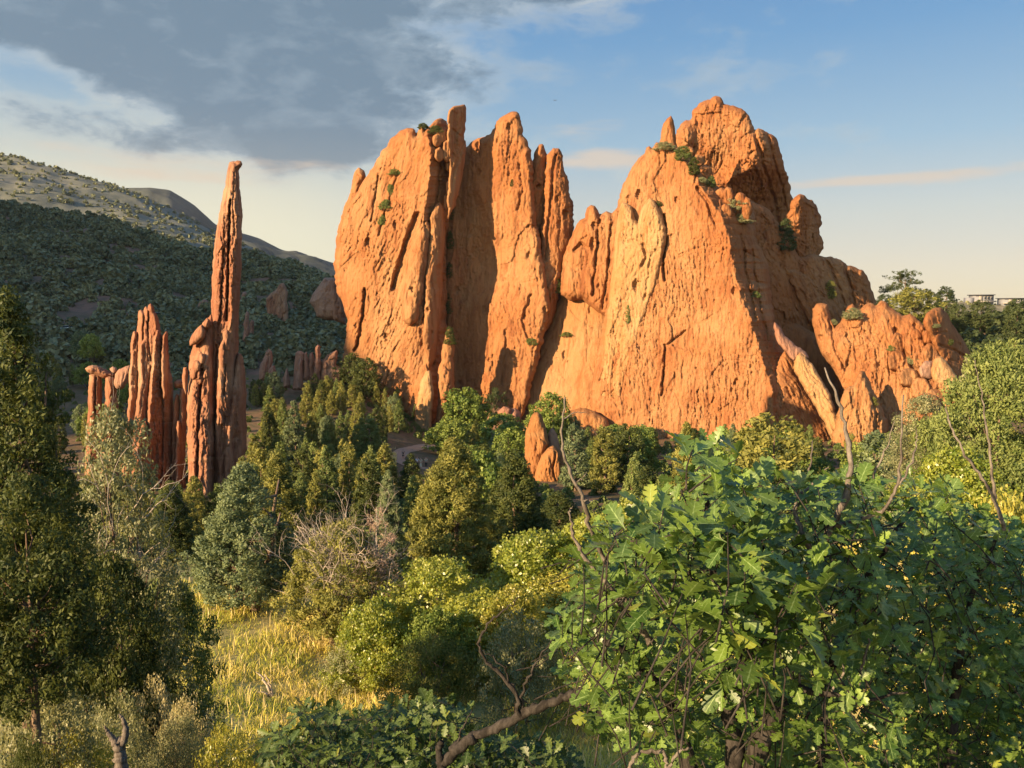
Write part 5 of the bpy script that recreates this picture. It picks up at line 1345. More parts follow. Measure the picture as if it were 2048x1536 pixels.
# ---------- shrubs growing on the rocks
def rock_shrub(px, py, wpx, hpx, proto, mat, lab, name='shrub', cat='shrub'):
    p = hit(px, py)
    if p is None:
        return
    d = p[1] + 0.3
    plant(name, lab, cat, proto, px, d, h=hpx * d / F, wpx=wpx, mat=mat, z=p[2] - 0.3, x=p[0], rot=px % 6, group='shrubs growing on the cliffs')
for a in [(1366, 322, 36, 32, P_EGG[0], L_JUN, 'round green juniper bush high on the crest below the spike'), (1388, 350, 24, 36, P_COL[0], L_DARK, 'dark upright bush just below the round crest bush'),
          (1330, 302, 36, 20, P_OAK[0], L_GREY, 'dry grey shrub at the base of the crest spike'), (1404, 366, 22, 14, P_OAK[1], L_GREY, 'grey shrub midway down the crest'),
          (1422, 376, 18, 26, P_OAK[1], L_JUN, 'little green shrub lower on the crest'), (1470, 424, 44, 32, P_OAK[2], L_GREY, 'grey-green shrub patch at the corner of the end wall'),
          (1482, 448, 40, 22, P_OAK[0], L_GREY, 'second grey shrub patch on the corner of the end wall'), (1570, 505, 40, 70, P_COL[1], L_PINE, 'tall black-green juniper in the gully below the dome'),
          (1642, 510, 34, 42, P_PINE[0], L_PINE, 'dark scraggly pine beside the rounded knob'), (1660, 598, 22, 40, P_COL[2], L_OLIVE, 'olive column bush on the shaded ridge'),
          (1512, 596, 18, 16, P_OAK[2], L_JUN, 'small shrub halfway down the end wall'), (1256, 648, 10, 40, P_COL[0], L_JUN, 'thin green plant in the crack of the cream slab'),
          (1318, 412, 14, 12, P_OAK[0], L_DARK, 'small dark bush behind the cream slab tip'), (1113, 588, 20, 34, P_COL[1], L_DARK, 'dark bush in the notch between second fin and block'),
          (1064, 690, 26, 16, P_OAK[1], L_JUN, 'green shrub at the lower right edge of the second fin'), (1134, 672, 26, 10, P_OAK[2], L_JUN, 'shrub in the hollow of the tan slab'),
          (790, 350, 24, 14, P_OAK[0], L_JUN, 'topmost green shrub on the leftmost fin face'), (782, 392, 16, 26, P_OAK[1], L_JUN, 'upper shrub in the slanting crack of the leftmost fin'),
          (772, 422, 26, 24, P_OAK[2], L_JUN, 'middle shrub in the slanting crack of the leftmost fin'), (764, 452, 16, 24, P_OAK[0], L_JUN, 'lowest shrub in the slanting crack of the leftmost fin'),
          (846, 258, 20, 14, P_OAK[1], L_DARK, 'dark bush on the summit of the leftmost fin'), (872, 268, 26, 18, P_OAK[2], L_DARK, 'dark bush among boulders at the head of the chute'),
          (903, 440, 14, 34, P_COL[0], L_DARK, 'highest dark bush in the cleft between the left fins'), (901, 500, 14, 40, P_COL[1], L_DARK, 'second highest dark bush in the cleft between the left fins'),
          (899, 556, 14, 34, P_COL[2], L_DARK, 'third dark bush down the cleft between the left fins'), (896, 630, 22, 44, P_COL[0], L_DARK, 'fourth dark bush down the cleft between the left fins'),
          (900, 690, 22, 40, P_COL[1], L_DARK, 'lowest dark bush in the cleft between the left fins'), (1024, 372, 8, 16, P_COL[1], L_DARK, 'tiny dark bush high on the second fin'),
          (1706, 640, 36, 26, P_OAK[0], L_GREY, 'grey shrub on top of the sunlit right ridge'), (1668, 650, 16, 14, P_OAK[1], L_GREY, 'small shrub in the dip of the right ridge'),
          (1783, 702, 14, 14, P_OAK[2], L_JUN, 'green bush on the shaded block of the right ridge'), (1826, 730, 22, 24, P_OAK[0], L_GREY, 'grey bush beside the cream rib of the right ridge'),
          (1900, 690, 18, 14, P_OAK[1], L_DARK, 'dark tuft on the shaded boulder'), (1870, 655, 26, 10, P_OAK[1], L_GREY, 'dry tuft on top of the shaded boulder'), (1748, 812, 14, 20, P_OAK[2], L_OLIVE, 'olive bush right of the broad pinnacle tip')]:
    rock_shrub(*a)
# ------------------------------------------------------------------ the dark oak in the foreground
def oak_template():
    t = np.array([0.0, 0.10, 0.19, 0.24, 0.30, 0.36, 0.42, 0.48, 0.56, 0.62, 0.67, 0.72, 0.79, 0.84, 0.88, 0.93, 0.97, 1.0])
    wd = np.array([0.012, 0.02, 0.05, 0.15, 0.19, 0.085, 0.10, 0.26, 0.28, 0.12, 0.11, 0.24, 0.25, 0.12, 0.12, 0.14, 0.09, 0.0])
    tip = np.array([0, 0, 0.0, 0.03, 0.06, 0.02, 0.0, 0.03, 0.09, 0.04, 0.0, 0.03, 0.08, 0.04, 0.02, 0.03, 0.02, 0.0])
    n = len(t)
    mid = np.stack([t, 0 * t, -0.10 * (t - 0.3) ** 2], -1)
    lf = np.stack([t + tip, wd, 0.22 * wd - 0.10 * (t - 0.3) ** 2], -1)
    rt = lf * [1, -1, 1]
    V = np.concatenate([mid, lf, rt])
    k = np.arange(n - 1)
    Fq = np.concatenate([np.stack([k, k + 1, n + k + 1, n + k], -1), np.stack([k + 1, k, 2 * n + k, 2 * n + k + 1], -1)])
    return V, Fq
OV, OF = oak_template()

def oak_leaves(P, Dv, Nv, L, rs, tone):
    """place the lobed leaf at each point: Dv along the midrib, Nv the upper side"""
    S = unit(np.cross(Nv, Dv)); Nn = np.cross(Dv, S)
    L = L[:, None, None]
    curl = rs.uniform(0.2, 1.8, len(P))[:, None, None]
    wid = rs.uniform(0.75, 1.1, len(P))[:, None, None]
    V = P[:, None, :] + L * (OV[None, :, 0:1] * Dv[:, None, :] + wid * OV[None, :, 1:2] * S[:, None, :] + curl * OV[None, :, 2:3] * Nn[:, None, :])
    Fq = OF[None] + (np.arange(len(P)) * len(OV))[:, None, None]
    return V.reshape(-1, 3), Fq.reshape(-1, 4), np.repeat(tone, len(OV))

def leaf_attrs(T, extra):
    n = len(OV) // 3; k = len(T) // len(OV)
    ac = np.concatenate([np.zeros(n), np.ones(2 * n)]); al = np.clip(OV[:, 0], 0, 1)
    z = np.zeros(extra)
    return {'tone': np.concatenate([T, z]), 'across': np.concatenate([np.tile(ac, k), z]), 'along': np.concatenate([np.tile(al, k), z])}

def in_poly(px, py, poly):
    ins = np.zeros(len(px), bool)
    for (ax, ay), (bx, by) in zip(poly, poly[1:] + poly[:1]):
        if ay != by:
            ins ^= ((ay > py) != (by > py)) & (px < (bx - ax) * (py - ay) / (by - ay) + ax)
    return ins

def oak_bough(poly, n, dfun, Lr, rs, mb, nleaf=(5, 9)):
    x0, x1 = min(p[0] for p in poly), max(p[0] for p in poly); y0, y1 = min(p[1] for p in poly), max(p[1] for p in poly)
    px = rs.uniform(x0, x1, n * 4); py = rs.uniform(y0, y1, n * 4)
    m = in_poly(px, py, poly); px, py = px[m][:n], py[m][:n]
    d = dfun(px, py, rs)
    C = at(px, py, d)
    P, Dv, Nv, L, T = [], [], [], [], []
    for c in C:
        axis = unit(np.array([rs.normal() * 0.5, rs.normal() * 0.5 - 0.25, 0.75]))
        s0 = unit(np.cross(axis, rs.normal(size=3))); s1 = np.cross(axis, s0)
        k = rs.integers(*nleaf); ph = rs.random() * 6.28; tb = rs.random()
        for i in range(k):
            a = ph + i * 2.399
            dv = unit(np.cos(a) * s0 + np.sin(a) * s1 + axis * rs.uniform(-0.15, 0.75) + np.array([0, 0, -0.15]))
            nv = unit(axis + np.array([0, 0, 0.5]) + 0.45 * rs.normal(size=3))
            P.append(c + axis * rs.uniform(-0.06, 0.02) + dv * 0.008); Dv.append(dv); Nv.append(nv); L.append(rs.uniform(*Lr)); T.append(np.clip(0.35 * tb + 0.40 * rs.random() + (0.45 if rs.random() < 0.10 else 0), 0, 1))
        tail = c - axis * rs.uniform(0.10, 0.26) + rs.normal(size=3) * 0.04
        mid = c * 0.5 + tail * 0.5 + rs.normal(size=3) * 0.015
        mb.tube([tail, mid, c], [0.0030, 0.0024, 0.0014], 4)
    return oak_leaves(np.array(P), np.array(Dv), np.array(Nv), np.array(L), rs, np.array(T))

def px_tube(mb, pts, r, n=7, wob=0.004, rs=None):
    """branch along photo points (px, py, d) with radii r (first, last), smoothed and knotted"""
    q = np.array([at(p[0], p[1], p[2]) for p in pts])
    m = max(10, len(q) * 5)
    t0 = np.linspace(0, 1, len(q)); t = np.linspace(0, 1, m)
    Q = np.stack([np.interp(t, t0, q[:, k]) for k in range(3)], -1)
    for _ in range(2):
        Q[1:-1] = 0.25 * Q[:-2] + 0.5 * Q[1:-1] + 0.25 * Q[2:]
    if rs is not None:
        Q += rs.normal(size=Q.shape) * wob * np.linspace(1, 0.6, m)[:, None]
    R_ = np.linspace(r[0], r[1], m) * (1 + (0.12 * rs.normal(size=m) if rs is not None else 0))
    mb.tube(Q, np.abs(R_), n)
    return Q

rs = np.random.default_rng(77)
oak_base = at(1480, 1640, 2.6)
oak = thing('oak_bush', 'dark green scrub oak with large lobed leaves filling the lower right foreground', 'oak bush', oak_base)
mb = MB(); mt = MB(); md = MB()
poly = [(1165, 1100), (1195, 1045), (1262, 1030), (1290, 985), (1335, 960), (1370, 925), (1388, 885), (1430, 880), (1475, 900), (1500, 955), (1580, 950), (1640, 965), (1700, 945), (1760, 965), (1830, 950), (1890, 965),
        (1960, 1010), (2030, 1050), (2140, 1080), (2140, 1640), (1330, 1640), (1250, 1480), (1180, 1430), (1130, 1350), (1110, 1240), (1150, 1170)]
def d_oak(px, py, rs):
    base = 2.15 + 0.55 * np.clip((px - 1750) / 300, 0, 1) * 2.2 + 0.5 * np.clip((py - 1350) / 200, 0, 1)
    return base + rs.random(len(px)) ** 1.3 * 1.7
V1, F1, T1 = oak_bough(poly, 1050, d_oak, (0.050, 0.088), rs, mt)
near = [(1380, 900), (1430, 885), (1480, 920), (1500, 980), (1600, 1080), (1660, 1250), (1560, 1330), (1420, 1280), (1250, 1150), (1200, 1080), (1290, 1020)]
V2, F2, T2 = oak_bough(near, 60, lambda a, b, r: 1.75 + 0.4 * r.random(len(a)), (0.065, 0.100), rs, mt)
right = [(1700, 1150), (1850, 1000), (2100, 1080), (2140, 1640), (1500, 1640), (1560, 1400)]
V3, F3, T3 = oak_bough(right, 330, lambda a, b, r: 3.2 + 1.8 * r.random(len(a)), (0.06, 0.09), rs, mt)
def leafy(parent, base, Vl, Fl, Tl, mb_, lmat):
    """leaves and the twigs that carry them: one crown mesh with two materials"""
    Vt = np.concatenate(mb_.V)
    nl = len(Vl)
    Fs = [Fl] + [f + nl for f in mb_.F]
    mi = np.concatenate([np.zeros(len(Fl), int)] + [np.ones(len(f), int) for f in mb_.F])
    part('foliage', mk_mesh('foliage', np.concatenate([Vl, Vt]) - base, Fs, [lmat, B_OAK], attrs=leaf_attrs(Tl, len(Vt)), mat_idx=mi), parent)
V4, F4, T4 = oak_bough(poly, 620, lambda a, b, r: 3.7 + 1.3 * r.random(len(a)), (0.055, 0.085), rs, mt)
V = np.concatenate([V1, V2, V3, V4]); Fq = np.concatenate([F1, F2 + len(V1), F3 + len(V1) + len(V2), F4 + len(V1) + len(V2) + len(V3)])
leafy(oak, oak_base, V, Fq, np.concatenate([T1, T2, T3, T4]), mt, L_OAKD)
# stems
px_tube(mb, [(1478, 1660, 2.6), (1470, 1500, 2.6), (1452, 1380, 2.6), (1440, 1250, 2.55), (1424, 1100, 2.5), (1405, 960, 2.4)], (0.036, 0.006), 9, 0.006, rs)
px_tube(mb, [(1490, 1640, 2.6), (1515, 1490, 2.55), (1555, 1430, 2.5), (1562, 1385, 2.5), (1535, 1372, 2.45)], (0.038, 0.020), 9, 0.006, rs)
px_tube(mb, [(1530, 1374, 2.45), (1590, 1378, 2.4), (1640, 1386, 2.35), (1730, 1400, 2.3), (1815, 1384, 2.25)], (0.015, 0.003), 7, 0.004, rs)
px_tube(mb, [(1400, 1640, 2.8), (1370, 1480, 2.75), (1330, 1390, 2.7), (1270, 1320, 2.65), (1205, 1280, 2.6)], (0.030, 0.010), 8, 0.006, rs)
px_tube(mb, [(1640, 1640, 3.0), (1650, 1400, 3.0), (1700, 1200, 2.9), (1830, 1010, 2.8)], (0.026, 0.006), 7, 0.006, rs)
px_tube(mb, [(1900, 1640, 3.4), (1905, 1400, 3.4), (1940, 1200, 3.3), (1990, 1080, 3.3)], (0.026, 0.006), 7, 0.006, rs)
part('trunk', mk_mesh('trunk', np.concatenate(mb.V) - oak_base, mb.F, [B_OAK], smooth=True), oak)
# bare stems that stick out of the crown
for pts, r in [([(1625, 1112, 2.3), (1668, 1050, 2.3), (1694, 990, 2.3), (1702, 930, 2.3), (1690, 850, 2.35), (1672, 790, 2.35), (1650, 735, 2.4)], (0.0125, 0.0022)),
               ([(1668, 1050, 2.3), (1710, 1045, 2.28), (1770, 1018, 2.25), (1797, 975, 2.25), (1803, 900, 2.25), (1806, 790, 2.3)], (0.0085, 0.0018)),
               ([(1797, 975, 2.25), (1822, 930, 2.25), (1835, 880, 2.3), (1832, 850, 2.3)], (0.004, 0.0012)),
               ([(1585, 1040, 2.4), (1600, 990, 2.4), (1640, 955, 2.4), (1660, 930, 2.4)], (0.006, 0.0015)),
               ([(1625, 1112, 2.3), (1605, 1070, 2.32), (1590, 1030, 2.35), (1594, 985, 2.35), (1620, 940, 2.35), (1625, 880, 2.4)], (0.009, 0.0014)),
               ([(1740, 985, 2.4), (1750, 940, 2.4), (1772, 900, 2.4), (1790, 840, 2.4)], (0.004, 0.0012)),
               ([(2010, 1060, 3.0), (1990, 1000, 3.0), (1960, 950, 3.0), (1925, 900, 3.0), (1900, 850, 3.05), (1892, 812, 3.1)], (0.008, 0.0022)),
               ([(1990, 1000, 3.0), (1978, 900, 3.0), (1966, 800, 3.1), (1950, 720, 3.1)], (0.006, 0.0016)),
               ([(1375, 1400, 2.6), (1310, 1300, 2.6), (1268, 1235, 2.55), (1215, 1170, 2.5), (1165, 1110, 2.5), (1146, 1070, 2.5), (1138, 1022, 2.5)], (0.016, 0.0032)),
               ([(1138, 1022, 2.5), (1150, 1008, 2.5)], (0.003, 0.001)),
               ([(1300, 1290, 2.8), (1240, 1180, 2.8), (1205, 1110, 2.8), (1180, 1060, 2.75), (1168, 1000, 2.7), (1140, 950, 2.7), (1126, 905, 2.7), (1124, 860, 2.7), (1130, 790, 2.7)], (0.011, 0.0028)),
               ([(1168, 1000, 2.7), (1188, 1002, 2.7)], (0.003, 0.001)), ([(1148, 966, 2.7), (1166, 958, 2.7), (1172, 944, 2.7)], (0.003, 0.001)),
               ([(1126, 838, 2.7), (1150, 824, 2.7), (1172, 826, 2.7)], (0.003, 0.001)),
               ([(1335, 1536, 2.4), (1330, 1505, 2.4), (1290, 1500, 2.4), (1262, 1520, 2.4), (1255, 1560, 2.4)], (0.006, 0.006)),
               ([(1335, 1536, 2.4), (1360, 1500, 2.4), (1385, 1495, 2.4)], (0.006, 0.003)),
               ([(1600, 1380, 2.4), (1598, 1330, 2.4), (1600, 1285, 2.4)], (0.005, 0.003)), ([(1700, 1396, 2.3), (1720, 1360, 2.3), (1735, 1300, 2.3), (1740, 1260, 2.3)], (0.006, 0.002)),
               ([(1660, 1388, 2.35), (1690, 1340, 2.35), (1662, 1290, 2.35)], (0.0045, 0.002))]:
    md = MB(); px_tube(md, pts, r, 6, 0.003, rs)
    part('bare_branch', mk_mesh('bare_branch', np.concatenate(md.V) - oak_base, md.F, [B_TWIG], smooth=True), oak)

# the curved dark branch that leans out over the grass
br_base = at(860, 1600, 3.2)
mb = MB()
px_tube(mb, [(858, 1620, 3.2), (880, 1536, 3.2), (915, 1492, 3.2), (960, 1470, 3.2), (1005, 1452, 3.15), (1050, 1425, 3.1), (1100, 1404, 3.05), (1150, 1385, 3.0), (1200, 1375, 3.0), (1245, 1362, 2.95), (1290, 1345, 2.9)], (0.028, 0.008), 10, 0.005, rs)
side = []
mc = MB(); side.append(mc); px_tube(mc, [(1125, 1396, 3.03), (1180, 1415, 3.0), (1240, 1440, 3.0), (1290, 1452, 3.0), (1330, 1440, 2.9)], (0.013, 0.006), 7, 0.004, rs)
mc = MB(); side.append(mc); px_tube(mc, [(1040, 1430, 3.1), (1032, 1390, 3.1), (1005, 1350, 3.1), (970, 1320, 3.1), (955, 1280, 3.1), (985, 1235, 3.1), (1025, 1210, 3.1), (1035, 1195, 3.1)], (0.011, 0.0022), 6, 0.006, rs)
mc = MB(); side.append(mc); px_tube(mc, [(1040, 1430, 3.1), (1050, 1370, 3.1), (1075, 1320, 3.1), (1105, 1280, 3.1)], (0.007, 0.0018), 6, 0.006, rs)
mc = MB(); side.append(mc); px_tube(mc, [(1020, 1372, 3.1), (1012, 1340, 3.1), (985, 1310, 3.1), (960, 1300, 3.1)], (0.005, 0.0016), 5, 0.006, rs)
mc = MB(); side.append(mc); px_tube(mc, [(882, 1536, 3.2), (878, 1495, 3.2), (884, 1482, 3.2)], (0.018, 0.012), 7, 0.003, rs)
mc = MB(); side.append(mc); px_tube(mc, [(915, 1490, 3.2), (925, 1455, 3.2), (945, 1420, 3.2)], (0.005, 0.002), 5, 0.003, rs)
mc = MB(); side.append(mc); px_tube(mc, [(1190, 1362, 3.0), (1225, 1355, 3.0), (1256, 1360, 2.95)], (0.006, 0.003), 5, 0.003, rs)
mc = MB(); side.append(mc); px_tube(mc, [(700, 1420, 4.0), (680, 1400, 4.0), (655, 1378, 4.0), (625, 1372, 4.0)], (0.006, 0.002), 5, 0.003, rs)
o = thing('branch', 'thick curved dark branch rising from the bottom centre towards the right', 'branch', br_base)
part('limb', mk_mesh('limb', np.concatenate(mb.V) - br_base, mb.F, [B_OAK], smooth=True), o)
for mc in side[:-1]:
    part('side_branch', mk_mesh('side_branch', np.concatenate(mc.V) - br_base, mc.F, [B_OAK], smooth=True), o)

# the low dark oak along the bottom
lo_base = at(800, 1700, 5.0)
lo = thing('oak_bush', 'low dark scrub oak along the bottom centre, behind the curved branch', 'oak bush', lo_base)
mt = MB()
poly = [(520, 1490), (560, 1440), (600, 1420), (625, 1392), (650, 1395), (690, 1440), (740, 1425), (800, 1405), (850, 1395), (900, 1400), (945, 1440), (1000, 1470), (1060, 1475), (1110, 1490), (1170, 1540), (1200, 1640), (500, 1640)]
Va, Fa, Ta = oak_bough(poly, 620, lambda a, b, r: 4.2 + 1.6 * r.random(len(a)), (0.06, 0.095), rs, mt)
leafy(lo, lo_base, Va, Fa, Ta, mt, L_OAK_SHADED)

# forked stump, bottom left, and the pale sticks lying in the grass
st_base = at(245, 1600, 9.0)
mb = MB()
px_tube(mb, [(250, 1600, 9.0), (243, 1530, 9.0), (240, 1500, 9.0), (236, 1480, 9.0)], (0.085, 0.062), 8, 0.008, rs)
px_tube(mb, [(240, 1498, 9.0), (250, 1475, 9.0), (252, 1452, 9.0), (244, 1435, 9.0), (240, 1428, 9.0)], (0.050, 0.010), 7, 0.006, rs)
px_tube(mb, [(238, 1496, 9.0), (225, 1478, 9.0), (214, 1462, 9.0), (210, 1452, 9.0)], (0.045, 0.010), 7, 0.006, rs)
solo('dead_stump', mk_mesh('dead_stump', np.concatenate(mb.V) - st_base, mb.F, [B_TWIG], smooth=True), 'forked dark dead stump standing at the bottom left', 'dead stump', st_base)
sk_base = at(545, 1395, 23.5)
mb = MB()
px_tube(mb, [(545, 1394, 23.5), (535, 1370, 23.5), (522, 1352, 23.5), (512, 1344, 23.5)], (0.055, 0.012), 6, 0.02, rs)
px_tube(mb, [(546, 1394, 23.5), (541, 1372, 23.5), (531, 1350, 23.5)], (0.05, 0.015), 6, 0.02, rs)
px_tube(mb, [(546, 1393, 23.5), (530, 1385, 23.5), (515, 1384, 23.5)], (0.045, 0.012), 6, 0.02, rs)
solo('dead_branch', mk_mesh('dead_branch', np.concatenate(mb.V) - sk_base, mb.F, [B_DEAD], smooth=True), 'pale forked dead branch lying in the meadow grass', 'dead branch', sk_base)

# ------------------------------------------------------------------ meadow grass
m, t = new_mat('meadow_grass')
tone = t.node('ShaderNodeAttribute', attribute_name='tone').outputs['Fac']
col = t.ramp(tone, [(0.0, (0.22, 0.30, 0.035)), (0.3, (0.52, 0.52, 0.07)), (0.6, (0.74, 0.62, 0.14)), (1.0, (0.80, 0.66, 0.34))])
p = t.node('ShaderNodeBsdfPrincipled', {'Base Color': col, 'Roughness': 0.6})
tr = t.node('ShaderNodeBsdfTranslucent', {'Color': col})
finish(t, t.node('ShaderNodeMixShader', {0: 0.4, 1: p.outputs[0], 2: tr.outputs[0]}).outputs[0])
M_GRASS = m
rs = np.random.default_rng(88)
n = 170000
gy = 16.0 + (35.0 - 16.0) * rs.random(n) ** 0.9
u = rs.uniform(-0.44, 0.66, n)
X = u * gy
dn = fbm(X / 1.6, gy / 1.6, 3.3, 3)
kp = rs.random(n) < 0.62 + 1.1 * dn
X, gy, dn = X[kp], gy[kp], dn[kp]
n = len(X)
Zg = gz(X, gy) - 0.02
patch = fbm(X / 3.0, gy / 2.2, 9.9, 3)
h = rs.uniform(0.08, 0.23, n) * (1 + 0.5 * patch) * (1 + 1.1 * (rs.random(n) < 0.08))
tall = rs.random(n) < 0.02
h = np.where(tall, rs.uniform(0.35, 0.62, n), h)
lean = rs.normal(size=(n, 2)) * np.where(tall, 0.15, 0.42)[:, None] + [0.03, 0.0]
a = rs.random(n) * 6.283
wd = rs.uniform(0.007, 0.014, n)
sx_, sy_ = np.cos(a) * wd, np.sin(a) * wd
B = np.stack([X, gy, Zg], -1)
mid = B + np.stack([lean[:, 0] * h * 0.35, lean[:, 1] * h * 0.35, h * 0.6], -1)
tip = B + np.stack([lean[:, 0] * h, lean[:, 1] * h, h], -1)
sv = np.stack([sx_, sy_, 0 * sx_], -1)
V = np.stack([B - sv, B + sv, mid + sv * 0.9, tip + sv * 0.25, tip - sv * 0.25, mid - sv * 0.9], 1).reshape(-1, 3)
k = np.arange(n)[:, None] * 6
Fq = np.concatenate([k + [0, 1, 2, 5], k + [5, 2, 3, 4]])
tone = np.clip(0.40 + 0.6 * patch + 0.20 * rs.normal(size=n), 0, 1)
tone = np.where(tall, 0.95, tone)
vt = np.stack([tone * 0.8, tone * 0.8, tone, np.minimum(tone + 0.2, 1), np.minimum(tone + 0.2, 1), tone], 1).ravel()
solo('grass', mk_mesh('grass', V, Fq, [M_GRASS], attrs={'tone': vt}), 'tall yellow-green meadow grass in the clearing', 'grass', kind='stuff')
# dry grass patches near the path
n = 16000
pxs = rs.uniform(690, 790, n); ds = rs.uniform(88, 150, n); X = slope_px(pxs, ds); Zg = gz(X, ds)
kp = fbm(X / 5, ds / 5, 6.1, 2) > -0.1
X, ds, Zg = X[kp], ds[kp], Zg[kp]; n = len(X)
B = np.stack([X, ds, Zg], -1); hh = rs.uniform(0.25, 0.6, n); ll = rs.normal(size=(n, 2)) * 0.15; wv = rs.uniform(0.04, 0.09, n); a = rs.random(n) * 6.28
sv = np.stack([np.cos(a) * wv, np.sin(a) * wv, 0 * wv], -1); tip = B + np.stack([ll[:, 0], ll[:, 1], hh], -1)
V = np.stack([B - sv, B + sv, tip + sv * 0.3, tip - sv * 0.3], 1).reshape(-1, 3)
solo('grass', mk_mesh('grass', V, np.arange(4 * n).reshape(-1, 4), [M_GRASS], attrs={'tone': np.repeat(rs.uniform(0.5, 1.0, n), 4)}), 'dry golden grass on the valley floor beside the path', 'grass', kind='stuff')

# ------------------------------------------------------------------ path, people, cars, houses, bird
def flat_mat(name, col, rough=0.7, metal=0.0, noise=0.12, sc=4.0):
    m, t = new_mat(name)
    pos = t.node('ShaderNodeNewGeometry').outputs['Position']
    n = t.noise(pos, sc, 4, 0.6)
    c = t.mix(n, c4(tuple(v * (1 - noise * 2) for v in col)), c4(tuple(min(1, v * (1 + noise * 2)) for v in col)))
    p = t.node('ShaderNodeBsdfPrincipled', {'Base Color': c, 'Roughness': rough, 'Metallic': metal})
    finish(t, p.outputs[0])
    return m
M_PATH = flat_mat('pink_concrete', (0.32, 0.20, 0.125), 0.9)
def on_ground(px, py, d0=60, d1=260):
    ds = np.linspace(d0, d1, 4000); xs = slope_px(px, ds)
    p_ = horizon_py(gz(xs, ds), ds)
    j_ = np.argmin(np.abs(p_ - py))
    return np.array([xs[j_], ds[j_], float(gz(xs[j_], ds[j_]))])
ctr = np.array([on_ground(*p) for p in [(872, 891), (842, 894), (818, 899), (798, 907), (790, 916), (800, 925), (820, 932), (845, 937), (875, 939)]])
tt = np.linspace(0, 1, len(ctr)); tf = np.linspace(0, 1, 70)
cl = np.stack([np.interp(tf, tt, ctr[:, k]) for k in range(2)], -1)
for _ in range(6):
    cl[1:-1] = 0.25 * cl[:-2] + 0.5 * cl[1:-1] + 0.25 * cl[2:]
tg = np.gradient(cl, axis=0); tg /= np.linalg.norm(tg, axis=1, keepdims=True)
nm = np.stack([-tg[:, 1], tg[:, 0]], -1)
rows = []
for o_ in np.linspace(-1.3, 1.3, 9):
    q = cl + nm * o_
    rows.append(np.stack([q[:, 0], q[:, 1], gz(q[:, 0], q[:, 1]) + 0.07], -1))
V = np.stack(rows, 1).reshape(-1, 3)
i = np.arange(69)[:, None] * 9; j = np.arange(8)[None, :]
Fq = np.stack([i + j, i + 9 + j, i + 10 + j, i + 1 + j], -1).reshape(-1, 4)
solo('path', mk_mesh('path', V, Fq, [M_PATH], smooth=True), 'curving pinkish paved path between the valley trees', 'path', kind='structure')

def skin_mesh(name, verts, edges, radii, root=0, sub=1):
    me = bpy.data.meshes.new(name); me.from_pydata(verts, edges, [])
    ob = bpy.data.objects.new(name, me); COL.objects.link(ob)
    md_ = ob.modifiers.new('skin', 'SKIN')
    for v, r in zip(me.skin_vertices[0].data, radii):
        v.radius = (r, r) if not isinstance(r, tuple) else r
    me.skin_vertices[0].data[root].use_root = True
    sb = ob.modifiers.new('sub', 'SUBSURF'); sb.levels = sub; sb.render_levels = sub
    dg = bpy.context.evaluated_depsgraph_get()
    out = bpy.data.meshes.new_from_object(ob.evaluated_get(dg))
    bpy.data.objects.remove(ob); bpy.data.meshes.remove(me)
    out.name = name
    return out

